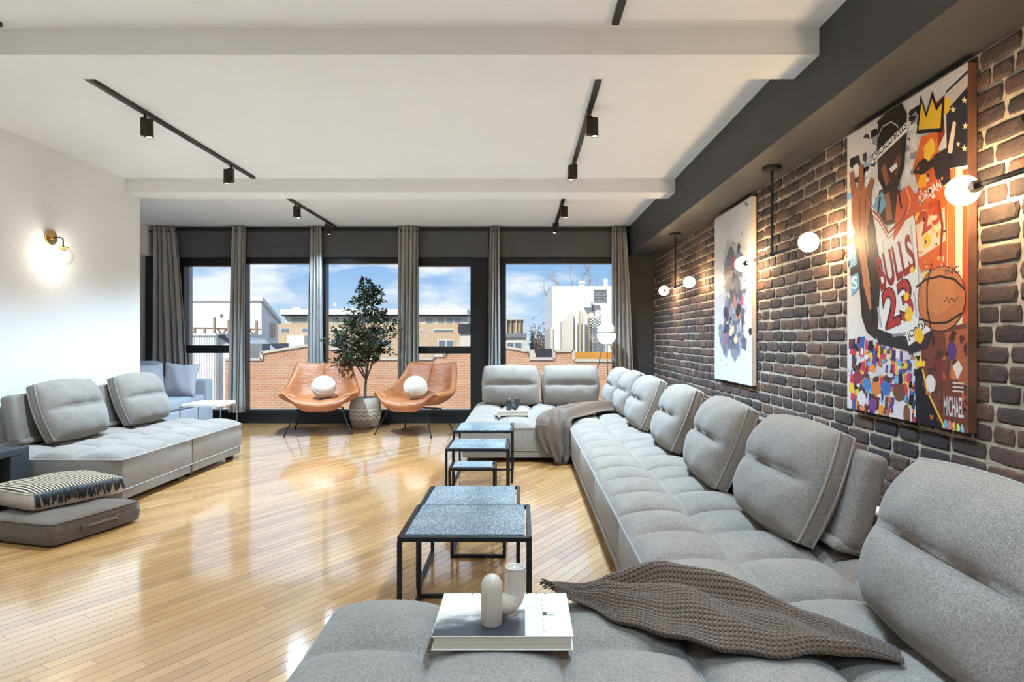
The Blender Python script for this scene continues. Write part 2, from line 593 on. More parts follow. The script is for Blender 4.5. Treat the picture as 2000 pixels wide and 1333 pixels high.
for i, (yc, zc, L, dx) in enumerate(bricks[300:]):
    t = brick_mesh(L, H_, i)
    mb.add([Vector(v) + Vector((XR + dx, yc, zc)) for v in t.v], t.f)
stuff(mb.build('bricks', M['brick'], wall_r))
# pipe along the foot of the brick wall
pb = thing('heating_pipe', 'white heating pipe running low along the brick wall behind the sofa', 'pipe', (XR - 0.075, 0, 0))
MB().tube([(0, -1.0, 0.33), (0, 8.7, 0.33)], 0.022, 12).build('pipe', M['white_lacquer'], pb, smooth=True)
for yy in (-0.6, 1.2, 3.0, 4.8, 6.6, 8.4):
    MB().box(-0.008, 0.060, yy - 0.012, yy + 0.012, 0.30, 0.36).build('bracket', M['black_metal'], pb)

# ------------------------------------------------------------------ window wall
def bx(px): return (px - VX) * KB
def bz(py): return EYE - (py - VY) * KB
ZT, ZS = bz(505), bz(801)
ww = MB()
ww.box(XA - 0.1, bx(345), YB, YB + 0.22, -0.1, CEIL + 0.02)
ww.box(bx(1226), XR + 0.1, YB, YB + 0.22, -0.1, CEIL + 0.02)
ww.box(bx(345), bx(1226), YB, YB + 0.22, ZT, CEIL + 0.02)
struct(ww.build('wall_window', M['charcoal']))
# window units: (left frame edge, left glass, right glass, right frame edge, thick sash?, mid rail)
units = [(345, 361, 455, 468, True, (675, 690)), (468, 481, 606, 616, False, None), (616, 637, 781, 799, False, None),
         (799, 816, 919, 953, True, (677, 691)), (953, 988, 1197, 1226, False, None)]
for i, (a, g0, g1, b, sash, mid) in enumerate(units):
    w = struct(MB().box(bx(a), bx(b), YB - 0.015, YB + 0.13, -0.02, ZS - 0.06).build('window_%d' % (i + 1), M['black_frame']))
    MB().bevbox(bx(a), bx(b), YB - 0.03, YB + 0.13, ZS - 0.06, ZS, 0.004, 1).build('window_sill', M['black_frame'], w)
    zt = bz(520) if sash else bz(515)
    MB().bevbox(bx(a), bx(b), YB - 0.02, YB + 0.13, zt, ZT + 0.01, 0.004, 1).build('window_frame', M['black_frame'], w)
    MB().bevbox(bx(a), bx(g0), YB - 0.02, YB + 0.13, ZS, zt, 0.004, 1).build('window_frame', M['black_frame'], w)
    MB().bevbox(bx(g1), bx(b), YB - 0.02, YB + 0.13, ZS, zt, 0.004, 1).build('window_frame', M['black_frame'], w)
    spans = [(ZS, zt)]
    if mid:
        MB().bevbox(bx(g0), bx(g1), YB - 0.012, YB + 0.11, bz(mid[1]), bz(mid[0]), 0.004, 1).build('mid_rail', M['black_frame'], w)
        spans = [(ZS, bz(mid[1])), (bz(mid[0]), zt)]
    for z0, z1 in spans:
        MB().box(bx(g0) - 0.01, bx(g1) + 0.01, YB + 0.055, YB + 0.063, z0 - 0.01, z1 + 0.01).build('pane', M['glass'], w)
# roller blind boxes: a dark fascia panel above each window
fasc = MB()
for i, (a, b) in enumerate(((345, 474), (476, 614), (618, 797), (801, 955), (972, 1205))):
    struct(MB().bevbox(bx(a), bx(b), YB - 0.05, YB + 0.01, ZT + 0.012, bz(452), 0.004, 1).build('trim_%d' % (i + 7), M['blind']))
# outside pier beside the left window
struct(MB().box(bx(330), -4.86, YB + 0.13, YB + 0.40, -1.0, 3.2).build('wall_pier', plain('grey_stucco', (0.52, 0.53, 0.54), 0.9)))

# rear wall behind the viewer
struct(MB().box(XA - 0.2, XR + 0.3, YREAR - 0.22, YREAR, -0.1, CEIL + 0.02).build('wall_rear', M['white_wall']))

# ------------------------------------------------------------------ curtains
M['curtain'] = fabric('grey_linen_curtain', (0.35, 0.335, 0.32), fleck=0.12, weave=300, bmp=0.2, sheen=0.0)
_c = M['curtain'].node_tree
def curtain(pt0, pt1, pb0, pb1, zb_px, folds, label, seed, y=YB - 0.14):
    r = random.Random(seed)
    k = y / F
    xt0, xt1, xb0, xb1 = [(q - VX) * k for q in (pt0, pt1, pb0, pb1)]
    zb = EYE - (zb_px - VY) * k
    zt = CEIL - 0.02
    ph = [r.uniform(0.7, 1.3) for _ in range(folds + 2)]
    off = r.uniform(0, 6)
    def fn(u, v):
        s = v ** 0.8
        x = (xt0 + (xt1 - xt0) * u) * (1 - s) + (xb0 + (xb1 - xb0) * u) * s
        a = u * folds * 2 * PI + off
        amp = 0.026 + 0.018 * v + 0.008 * math.sin(u * 5 + seed)
        yy = y + amp * math.sin(a) + 0.012 * math.sin(a * 0.5 + 3 * v + seed)
        x += 0.008 * math.sin(a * 2 + 1) + 0.010 * math.sin(4 * v + u * 7 + seed) * v
        return (x, yy, zt + (zb - zt) * v)
    mb = MB().grid(fn, folds * 12, 18)
    o = mb.build('curtain', M['curtain'], None, smooth='all')
    modify(o, 'SOLIDIFY', thickness=0.004)
    return tag(o, label, 'curtain', 'grey floor-length curtains')
curtain(303, 344, 304, 374, 815, 5, 'grey curtain at the far left, behind the pale sofa with pillows', 1)
curtain(456, 480, 449, 479, 806, 4, 'grey curtain between the first and second window, hanging clear to the floor sill', 2)
curtain(606, 627, 599, 632, 786, 4, 'grey curtain behind the left tan armchair', 3)
curtain(780, 818, 777, 817, 786, 5, 'wide grey curtain right of the potted tree, behind the right armchair', 4)
curtain(957, 975, 950, 976, 812, 4, 'grey curtain before the broad black post behind the far sofa', 5)
curtain(1196, 1222, 1194, 1240, 812, 5, 'grey curtain in the right corner beside the floor lamp', 6)
rod = thing('curtain_rail', 'slim dark curtain rail along the top of the windows', 'curtain rail', (0, YB - 0.14, bz(455)))
MB().tube([(bx(300), 0, 0), (bx(1230), 0, 0)], 0.008, 8).build('rail', M['charcoal'], rod, smooth=True)
for q in (330, 560, 720, 900, 1120):
    MB().box(bx(q) - 0.01, bx(q) + 0.01, 0, 0.10, -0.01, 0.012).build('bracket', M['charcoal'], rod)
# ------------------------------------------------------------------ modular sofas
def tuft_top(w, d, nx, ny, z0=0.332, crown=0.078, res=10):
    """quilted seat pad: pillowed squares with stitched valleys between them"""
    def prof(t, p):
        t = abs(t)
        return max(0.0, 1 - t ** p) ** 0.5
    def fn(u, v):
        x, y = -w/2 + u * w, -d/2 + v * d
        fu = (u * nx) % 1.0 if u < 1 else 1.0
        fv = (v * ny) % 1.0 if v < 1 else 1.0
        a = prof(fu * 2 - 1, 2.2); b = prof(fv * 2 - 1, 2.2)
        e = min(1.0, min(u, 1 - u) * nx * 1.6) ** 0.5 * min(1.0, min(v, 1 - v) * ny * 1.6) ** 0.5
        h = 0.20 * e + 0.80 * (0.14 * a + 0.14 * b + 0.72 * a * b)
        edge = min(u, 1 - u, v, 1 - v) <= 0
        return (x, y, z0 + (0 if edge else crown * h))
    # denser sampling near the seams
    def warp(t, n):
        k = t * n; i = math.floor(min(k, n - 1e-9)); f = k - i
        f = 0.5 - 0.5 * math.cos(PI * f) if f > 0 else 0.0
        return (i + (f * 0.6 + (k - i) * 0.4)) / n
    mb = MB()
    mb.grid(lambda u, v: fn(warp(u, nx), warp(v, ny)), nx * res, ny * res)
    return mb

def rounded_rect(w, d, r, z, n=5):
    pts = []
    for cx, cy_, a0 in ((w/2 - r, d/2 - r, 0), (-w/2 + r, d/2 - r, 90), (-w/2 + r, -d/2 + r, 180), (w/2 - r, -d/2 + r, 270)):
        for i in range(n + 1):
            a = math.radians(a0 + 90 * i / n)
            pts.append(Vector((cx + r * math.cos(a), cy_ + r * math.sin(a), z)))
    return pts

def make_module(w, d, nx=3, ny=3):
    root = link('sofa_module', None)
    root.empty_display_size = 0.05
    base = MB().bevbox(-w/2 + .004, w/2 - .004, -d/2 + .004, d/2 - .004, 0.118, 0.338, 0.012, 3).build('base', M['sofa'], root, smooth=True)
    MB().bevbox(-w/2 + .012, w/2 - .012, -d/2 + .012, d/2 - .012, 0.045, 0.122, 0.008, 2).build('plinth', M['sofa'], root, smooth=True)
    st = tuft_top(w - 0.004, d - 0.004, nx, ny).build('seat_cushion', M['sofa'], root, smooth='all')
    MB().tube(rounded_rect(w - 0.004, d - 0.004, 0.014, 0.334), 0.0055, 6, closed=True).build('piping', M['piping'], st, smooth='all')
    MB().tube(rounded_rect(w - 0.006, d - 0.006, 0.014, 0.119), 0.005, 6, closed=True).build('piping', M['piping'], base, smooth='all')
    for sx in (-1, 1):
        for sy in (-1, 1):
            MB().bevbox(sx * (w/2 - .09) - .03, sx * (w/2 - .09) + .03, sy * (d/2 - .09) - .03, sy * (d/2 - .09) + .03, 0.0, 0.047, 0.004, 1).build('foot', M['leg_dark'], root)
    return root

PITCH = 1.02
SX0, SX1 = 0.455, 1.465
protos = {}
def module(x0, x1, y0, y1, label, group):
    w, d = round(x1 - x0, 4), round(y1 - y0, 4)
    key = (w, d)
    o = copy_tree(protos[key]) if key in protos else make_module(w, d)
    protos.setdefault(key, o)
    o.location = ((x0 + x1) / 2, (y0 + y1) / 2, 0)
    return tag(o, label, 'sofa', group)
GS = 'modules of the long grey sectional sofa'
for i, lab in enumerate(('grey tufted sofa seat nearest the viewer, under the big cut-off back cushion',
                         'grey tufted sofa seat along the brick wall just beyond the knitted throw',
                         'grey tufted sofa seat along the brick wall, second past the knitted throw',
                         'grey tufted sofa seat along the brick wall, opposite the far nest of tables',
                         'grey tufted sofa seat along the brick wall, last before the draped throw',
                         'grey tufted corner sofa seat under the draped end of the far throw',
                         'grey tufted corner sofa seat against the window wall beside the floor lamp')):
    y0 = 1.01 + PITCH * i
    module(SX0, SX1, y0, y0 + PITCH - 0.004, lab, GS)
module(-0.59, SX0 - 0.004, 1.01, 2.026, 'grey tufted chaise in the foreground carrying the open-armed vase and book', GS)
module(-0.59, SX0 - 0.004, 6.11, 7.126, 'grey tufted chaise at the far end facing the room, with a small book', GS)
module(-0.59, SX0 - 0.004, 7.13, 8.146, 'grey tufted far chaise seat below the two upright back cushions', GS)
GL = 'modules of the left grey sofa'
module(-3.84, -2.83, 4.50, 5.458, 'grey tufted sofa seat on the left, nearer half beside the striped cushion', GL)
module(-3.84, -2.83, 5.462, 6.42, 'grey tufted sofa seat on the left, farther half by the wall corner', GL)

def pillow_fn(w, h, t, crease, seed):
    """boxed cushion, x across, z up from 0, front at -y"""
    r = random.Random(seed)
    k1, k2, k3 = r.uniform(0, 6), r.uniform(0, 6), r.uniform(0.8, 1.2)
    def outline(u, v):
        # rounded rectangle mapping from the unit square
        x, zc = u, v
        k = 0.085
        x2 = x * (1 - k * zc * zc); z2 = zc * (1 - k * x * x)
        return x2 * w / 2, z2 * h / 2 + h / 2
    def dome(u, v):
        return (max(0, 1 - abs(u) ** 3.2) * max(0, 1 - abs(v) ** 3.0)) ** 0.55
    def front(u, v):
        x, zz = outline(u, v)
        g = (0.55 * math.exp(-(v - 0.02) ** 2 / 0.0022) + 0.45 * math.exp(-(v - 0.02) ** 2 / 0.035)) * max(0.0, 1 - (abs(u) / 0.97) ** 10)
        y = -0.030 - (t - 0.06) * 0.70 * dome(u, v) * (1 - crease * 0.46 * g)
        y += 0.004 * math.sin(9 * u + k1) * math.sin(7 * v + k2) * dome(u, v)
        return (x, y, zz)
    def back(u, v):
        x, zz = outline(u, v)
        return (x, 0.030 + (t - 0.06) * 0.38 * dome(u, v), zz)
    return outline, front, back

def make_cushion(w=0.74, h=0.485, t=0.225, crease=1.0, seed=1, mat='sofa', pip='piping', name='back_cushion'):
    root = link(name, None)
    outline, front, back = pillow_fn(w, h, t, crease, seed)
    n = 34
    def sq(s):       # cluster samples toward the rim
        s = s * 2 - 1
        return math.copysign(1 - (1 - abs(s)) ** 1.5, s)
    mb = MB()
    mb.grid(lambda a, b: front(sq(a), sq(b)), n, n)
    mb.grid(lambda a, b: back(-sq(a), sq(b)), n, n)
    rim = [(sq(i / n), -1) for i in range(n)] + [(1, sq(i / n)) for i in range(n)] + [(-sq(i / n), 1) for i in range(n)] + [(-1, -sq(i / n)) for i in range(n)]
    k = len(rim)
    vs = [front(*q) for q in rim] + [back(*q) for q in rim]
    mid = [((a[0] + b[0]) / 2 * 1.012, 0, (((a[2] + b[2]) / 2) - h / 2) * 1.02 + h / 2) for a, b in zip(vs[:k], vs[k:])]
    mb.add(vs[:k] + mid + vs[k:], [(l * k + i, l * k + (i + 1) % k, (l + 1) * k + (i + 1) % k, (l + 1) * k + i) for l in (0, 1) for i in range(k)])
    body = mb.build('cushion_body', M[mat], root, smooth='all')
    bm = bmesh.new(); bm.from_mesh(body.data)
    bmesh.ops.remove_doubles(bm, verts=bm.verts, dist=0.0004)
    bmesh.ops.recalc_face_normals(bm, faces=bm.faces)
    bm.to_mesh(body.data); bm.free()
    rimp = [Vector(front(*q)) for q in rim]
    MB().tube(rimp, 0.006, 6, closed=True).build('piping', M[pip], root, smooth='all')
    MB().tube([Vector(back(*q)) for q in rim], 0.005, 6, closed=True).build('piping', M[pip], root, smooth='all')
    return root

def make_support(w=0.70, h=0.36, t=0.10):
    root = link('backrest_support', None)
    MB().bevbox(-w/2, w/2, -t/2, t/2, 0.0, h, 0.03, 4).build('panel', M['sofa'], root, smooth='all')
    MB().bevbox(-w/2 + .01, w/2 - .01, -t/2 - .02, t/2 + .12, -0.022, 0.022, 0.018, 3).build('base_pad', M['sofa'], root, smooth='all')
    return root

cush_p = [make_cushion(seed=s) for s in (1, 2)]
supp_p = make_support()
used = {'c': [False, False], 's': False}
SEAT = 0.392
def cushion(x, y, rz, tilt, label, group, v=0, dz=0.0, roll=0.0):
    if not used['c'][v]: o = cush_p[v]; used['c'][v] = True
    else: o = copy_tree(cush_p[v])
    o.location = (x, y, SEAT + dz)
    o.rotation_mode = 'XYZ'
    m = Matrix.Rotation(rz, 4, 'Z') @ Matrix.Rotation(-tilt, 4, 'X') @ Matrix.Rotation(roll, 4, 'Y')
    o.rotation_euler = m.to_euler()
    return tag(o, label, 'cushion', group)
def support(x, y, rz, tilt, label, group):
    if not used['s']: o = supp_p; used['s'] = True
    else: o = copy_tree(supp_p)
    o.location = (x, y, SEAT + 0.03)
    o.rotation_euler = (Matrix.Rotation(rz, 4, 'Z') @ Matrix.Rotation(-tilt, 4, 'X')).to_euler()
    return tag(o, label, 'backrest', group)
GC, GP = 'grey back cushions of the sectional', 'low padded supports behind the back cushions'
T20 = math.radians(22)
row_c = [(1.60, 'very near grey back cushion cut off at the right edge of the picture', 'padded support behind the very near cut-off back cushion'),
         (2.72, 'grey back cushion just beyond the knitted throw, below the collage canvas', 'padded support standing out behind the cushion below the collage canvas'),
         (3.62, 'grey back cushion second beyond the knitted throw', 'padded support behind the second cushion beyond the knitted throw'),
         (4.68, 'grey back cushion third beyond the knitted throw, before the pale canvas', 'padded support behind the third cushion beyond the knitted throw'),
         (5.78, 'grey back cushion third from the window wall, below the pale canvas', 'padded support behind the cushion below the pale canvas'),
         (6.75, 'grey back cushion second from the window corner', 'padded support behind the cushion second from the window corner'),
         (7.52, 'grey back cushion tucked into the window corner', 'padded support behind the cushion in the window corner')]
for i, (y, la, lb) in enumerate(row_c):
    oc = cushion(1.045 + (0.01 if i % 2 else -0.01), y, -PI/2 + (0.03 if i % 3 == 1 else -0.02), T20, la, GC, i % 2, roll=0.012 * (-1) ** i)
    oc.scale = (0.92, 1, 1)
    support(1.215, y - 0.02 if i != 1 else y - 0.05, -PI/2, math.radians(15), lb, GP)
for i, (x, la, lb) in enumerate(((-0.143, 'upright grey back cushion at the far end, left of the pair facing the room', 'padded support behind the left cushion of the far pair'),
                                 (0.585, 'upright grey back cushion at the far end, right of the pair facing the room', 'padded support behind the right cushion of the far pair'))):
    cushion(x, 7.64, 0.0, math.radians(10), la, GC, i)
    support(x, 7.80, 0.0, math.radians(10), lb, GP)
GCL = 'grey back cushions of the left sofa'
for i, (y, la, lb) in enumerate(((5.09, 'grey back cushion on the left sofa, nearer one', 'padded support behind the nearer cushion of the left sofa'),
                                 (6.02, 'grey back cushion on the left sofa, farther one by the wall corner', 'padded support behind the farther cushion of the left sofa'))):
    cushion(-3.545, y, PI/2, math.radians(20), la, GCL, i, dz=0.01)
    support(-3.735, y - 0.08, PI/2, math.radians(11), lb, 'supports of the left sofa')

# pale sofa in the alcove with two pillows
ps = thing('alcove_sofa', 'pale blue-grey sofa with a square arm in the alcove by the far left curtain', 'sofa', (-4.67, 7.47, 0))
MB().bevbox(-0.55, 0.58, -0.90, 0.92, 0.10, 0.33, 0.02, 3).build('base', M['sofa_pale'], ps, smooth=True)
MB().bevbox(-0.40, 0.575, -0.86, 0.74, 0.33, 0.475, 0.045, 4).build('seat_cushion', M['sofa_pale'], ps, smooth='all')
MB().bevbox(-0.62, -0.40, -0.90, 0.76, 0.12, 0.86, 0.06, 4).build('backrest', M['sofa_pale'], ps, smooth='all')
MB().bevbox(-0.42, 0.06, 0.52, 0.74, 0.47, 0.91, 0.08, 4).build('back_cushion', M['sofa_pale'], ps, smooth='all')
MB().bevbox(-0.60, 0.59, 0.74, 0.92, 0.10, 0.665, 0.03, 3).build('arm', M['sofa_pale'], ps, smooth='all')
MB().bevbox(-0.60, 0.59, -0.99, -0.86, 0.10, 0.665, 0.03, 3).build('arm', M['sofa_pale'], ps, smooth='all')
for sx in (-0.5, 0.5):
    for sy in (-0.85, 0.85): MB().box(sx - .025, sx + .025, sy - .025, sy + .025, 0, 0.105).build('foot', M['leg_dark'], ps)

def make_scatter(name, w, seed, mat):
    """knife-edge pillow with pulled-out corners"""
    r = random.Random(seed)
    def fn(side):
        def g(a, b):
            u, v = a * 2 - 1, b * 2 - 1
            pinch = 1 - 0.13 * (1 - u * u) * abs(v) ** 2
            pz = 1 - 0.13 * (1 - v * v) * abs(u) ** 2
            th = 0.085 * (max(0, 1 - u * u) * max(0, 1 - v * v)) ** 0.55
            wr = 0.006 * math.sin(7 * u + 3 * v + seed) * (1 - u * u)
            return (side * u * w/2 * pz, side * (-th - wr), v * w/2 * pinch + w/2)
        return g
    mb = MB().grid(fn(1), 18, 18); mb.grid(fn(-1), 18, 18)
    o = mb.build(name, M[mat], None, smooth='all')
    bm = bmesh.new(); bm.from_mesh(o.data)
    bmesh.ops.remove_doubles(bm, verts=bm.verts, dist=0.001)
    bmesh.ops.recalc_face_normals(bm, faces=bm.faces)
    bm.to_mesh(o.data); bm.free()
    return o
o = make_scatter('throw_pillow', 0.43, 2, 'pillow'); o.location = (-4.27, 7.86, 0.478)
o.rotation_euler = (Matrix.Rotation(math.radians(8), 4, 'Z') @ Matrix.Rotation(math.radians(-14), 4, 'X') @ Matrix.Rotation(math.radians(4), 4, 'Y')).to_euler()
tag(o, 'pale linen throw pillow facing the room, the right one on the alcove sofa', 'pillow', 'pillows on the alcove sofa')
o = make_scatter('throw_pillow', 0.43, 5, 'pillow'); o.location = (-4.50, 7.70, 0.478)
o.rotation_euler = (Matrix.Rotation(math.radians(62), 4, 'Z') @ Matrix.Rotation(math.radians(-14), 4, 'X')).to_euler()
tag(o, 'pale linen throw pillow seen on edge, the left one on the alcove sofa', 'pillow', 'pillows on the alcove sofa')

# small white side table by the alcove
t = thing('side_table', 'small white-topped side table with thin wire legs beyond the left sofa', 'table', (-3.55, 7.2, 0))
MB().bevbox(-0.20, 0.20, -0.22, 0.22, 0.44, 0.475, 0.006, 2).build('tabletop', M['white_lacquer'], t)
for sx in (-1, 1):
    for sy in (-1, 1): MB().tube([(sx * .225, sy * .20, 0), (sx * .225, sy * .20, 0.44)], 0.007, 8).build('leg', M['chrome'], t, smooth=True)
    MB().tube([(sx * .225, -.20, 0.43), (sx * .225, .20, 0.43)], 0.006, 8).build('rail', M['chrome'], t, smooth=True)

# dark side table at the left edge
t = thing('side_table', 'dark graphite side table with open sides at the left edge of the picture', 'table', (-3.64, 4.0, 0))
MB().bevbox(-0.21, 0.21, -0.42, 0.42, 0.40, 0.45, 0.006, 2).build('tabletop', M['dark_table'], t)
for y0, y1 in ((0.26, 0.42), (-0.42, -0.26)): MB().bevbox(-0.21, 0.21, y0, y1, 0.0, 0.40, 0.005, 2).build('leg_panel', M['dark_table'], t)
MB().bevbox(-0.20, 0.20, -0.26, 0.26, 0.10, 0.13, 0.004, 1).build('shelf', M['dark_table'], t)

# ------------------------------------------------------------------ nests of tables
def make_stone():
    m, nt, bs = new_mat('speckled_stone_top')
    v = coords(nt)
    n = noise(nt, v, 130.0, 3, 0.75); b = noise(nt, v, 3.0, 2)
    f = mathn(nt, 'ADD', n, mathn(nt, 'MULTIPLY', mathn(nt, 'SUBTRACT', b, 0.5), 0.25))
    nt.links.new(ramp(nt, f, [(0.40, (0.10, 0.13, 0.15)), (0.52, (0.27, 0.31, 0.33)), (0.66, (0.46, 0.50, 0.51))]), bs.inputs['Base Color'])
    bs.inputs['Roughness'].default_value = 0.22
    bs.inputs['Specular IOR Level'].default_value = 0.9
    return m
M['stone'] = make_stone()
def nest_table(x0, x1, y0, y1, h, label, group, rails=(1,)):
    t = thing('nesting_table', label, 'table', ((x0 + x1) / 2, (y0 + y1) / 2, 0), 0, group)
    w, d, s = (x1 - x0) / 2, (y1 - y0) / 2, 0.018
    MB().bevbox(-w + s, w - s, -d + s, d - s, h - 0.006, h + 0.006, 0.002, 1).build('tabletop', M['stone'], t)
    fr = MB()
    for a, b in (((-w, -d), (w, -d)), ((-w, d), (w, d))):
        fr.box(a[0], b[0], a[1] - s/2 if a[1] < 0 else a[1] - s/2, a[1] + s/2, h - s, h)
    for sx in (-1, 1): fr.box(sx * w - s/2, sx * w + s/2, -d, d, h - s, h)
    fr.build('top_frame', M['black_metal'], t)
    for sx in (-1, 1):
        for sy in (-1, 1): MB().box(sx * w - s/2, sx * w + s/2, sy * d - s/2, sy * d + s/2, 0, h - s).build('leg', M['black_metal'], t)
        MB().box(sx * w - s/2, sx * w + s/2, -d + s/2, d - s/2, 0, s).build('foot_rail', M['black_metal'], t)
    for q in rails: MB().box(-w + s/2, w - s/2, q * d - s/2, q * d + s/2, 0.0, s).build('foot_rail', M['black_metal'], t)
    return t
GN, GF = 'near nest of stone-topped tables', 'far nest of stone-topped tables'
nest_table(-0.475, 0.028, 2.46, 2.93, 0.43, 'speckled stone-topped table with black frame closest to the foreground chaise', GN)
nest_table(-0.50, -0.02, 3.05, 3.54, 0.375, 'stone-topped table directly behind the closest one, a little lower', GN, ())
nest_table(-0.383, -0.098, 3.47, 3.75, 0.29, 'smallest table of the near nest, mostly hidden behind the other two', GN, (-1, 1))
nest_table(-0.566, -0.085, 5.26, 5.76, 0.43, 'tallest table of the far nest, next to the far chaise', GF)
nest_table(-0.566, -0.110, 4.73, 5.20, 0.375, 'middle-height table of the far nest', GF, ())
nest_table(-0.505, -0.195, 4.42, 4.66, 0.295, 'smallest and lowest table of the far nest', GF)
# ------------------------------------------------------------------ armchairs
def make_leather():
    m, nt, bs = new_mat('tan_leather')
    v = coords(nt)
    n = noise(nt, v, 4.0, 4); f = noise(nt, coords(nt, (1, 1, 2.2)), 9.0, 5, 0.6)
    s = mathn(nt, 'ADD', mathn(nt, 'MULTIPLY', n, 0.5), mathn(nt, 'MULTIPLY', f, 0.5))
    nt.links.new(ramp(nt, s, [(0.3, (0.23, 0.070, 0.022)), (0.55, (0.34, 0.115, 0.038)), (0.75, (0.42, 0.16, 0.058))]), bs.inputs['Base Color'])
    bs.inputs['Roughness'].default_value = 0.45
    bs.inputs['Specular IOR Level'].default_value = 0.32
    bump(nt, bs, f, 0.5, 0.02)
    return m
M['leather'] = make_leather()
M['leather_seam'] = plain('leather_seam', (0.20, 0.08, 0.035), 0.6)
def make_armchair(x, y, rz, label):
    t = thing('armchair', label, 'armchair', (x, y, 0), rz, 'tan leather lounge chairs')
    rows = [(-0.29, 0.275, 0.34, 0.17, 0.12), (-0.365, 0.33, 0.40, 0.17, 0.12), (-0.365, 0.405, 0.43, 0.13, 0.09), (-0.25, 0.435, 0.45, 0.12, 0.02), (-0.02, 0.42, 0.45, 0.14, 0.0),
            (0.15, 0.40, 0.445, 0.17, -0.02), (0.255, 0.46, 0.425, 0.14, -0.09), (0.325, 0.60, 0.405, 0.05, -0.10), (0.385, 0.75, 0.37, 0.015, -0.06), (0.44, 0.885, 0.335, 0.012, -0.03)]
    us = [-1, -0.86, -0.62, -0.36, -0.06, 0, 0.06, 0.36, 0.62, 0.86, 1]
    vs, fs = [], []
    for (yy, zz, W, rise, fwd) in rows:
        for u in us:
            g = max(0.0, (abs(u) - 0.5) / 0.5) ** 1.35
            dip = -0.012 if abs(u) < 0.01 else 0.0
            xw = W * (abs(u) ** 0.95) * (1 if u >= 0 else -1)
            pl = 0.018 * (1 - min(1, abs(abs(u) - 0.36) / 0.36))
            vs.append((xw, yy + fwd * g - (pl + dip) * (1 if zz > 0.5 else 0), zz + rise * g + (pl + dip) * (0 if zz > 0.5 else (1 if zz > 0.39 else 0)) + (0.02 * (abs(u) ** 2) if zz > 0.85 else 0)))
    k = len(us)
    for j in range(len(rows) - 1):
        for i in range(k - 1): fs.append((j*k + i, j*k + i + 1, (j+1)*k + i + 1, (j+1)*k + i))
    sh = MB().add(vs, fs).build('shell', M['leather'], t, smooth='all', fix=False)
    # thickness grows away from the sitter
    modify(sh, 'SOLIDIFY', thickness=0.085, offset=-1.0, use_even_offset=False)
    modify(sh, 'SUBSURF', levels=2, render_levels=2)
    mid = [Vector((0, r[0], r[1])) for r in rows]
    def seam_pt(r):
        return (0, r[0] + (0.004 if r[1] > 0.5 else 0), r[1] - (0.010 if r[1] <= 0.5 else 0))
    MB().tube([Vector(seam_pt(r)) + Vector((0, -0.002, 0.002)) for r in rows[6:]], 0.0045, 6).build('seam', M['leather_seam'], t, smooth='all')
    fr = MB()
    for sx in (-1, 1):
        for (a, b) in (((0.27, -0.20, 0.31), (0.40, -0.31, 0.0)), ((0.25, 0.20, 0.30), (0.36, 0.34, 0.0))):
            MB().tube([(sx * a[0], a[1], a[2]), (sx * b[0], b[1], b[2])], 0.0085, 8).build('leg', M['black_metal'], t, smooth=True)
    fr.tube([(-0.27, -0.20, 0.31), (0.27, -0.20, 0.31), (0.25, 0.20, 0.30), (-0.25, 0.20, 0.30)], 0.009, 8, closed=True)
    fr.build('seat_frame', M['black_metal'], t, smooth='all')
    return t
make_armchair(-2.56, 8.07, math.radians(12), 'tan leather lounge chair left of the potted tree')
make_armchair(-1.35, 8.03, math.radians(-21), 'tan leather lounge chair right of the potted tree, turned to the left')
def ball(x, y, z, label, seed):
    r0 = random.Random(seed)
    n, k = 32, 20
    mb = MB()
    prof = []
    for j in range(k + 1):
        a = -PI/2 + PI * j / k
        prof.append((0.152 * math.cos(a) ** 0.97 if 0 < j < k else 0.0, 0.143 * math.sin(a)))
    mb.lathe(prof, n)
    mb.v = [(v[0] * (1 + 0.012 * math.sin(5 * v[2] * 20 + seed)), v[1], v[2]) for v in mb.v]
    t = thing('ball_cushion', label, 'cushion', (x, y, z), 0, 'cream ball cushions')
    MB().add(mb.v, mb.f).build('ball', M['white_ball'], t, smooth='all')
    MB().tube([(0.1525 * math.cos(a), 0.1525 * math.sin(a), 0) for a in [2*PI*i/40 for i in range(40)]], 0.003, 6, closed=True).build('seam', M['cream'], t, smooth='all')
    t.rotation_euler = (0.5, 0.3, 0)
ball(-2.56 + 0.02, 8.07 + 0.06, 0.575, 'cream ball cushion on the left armchair', 1)
ball(-1.35 - 0.01, 8.03 + 0.06, 0.575, 'cream ball cushion on the right armchair', 2)

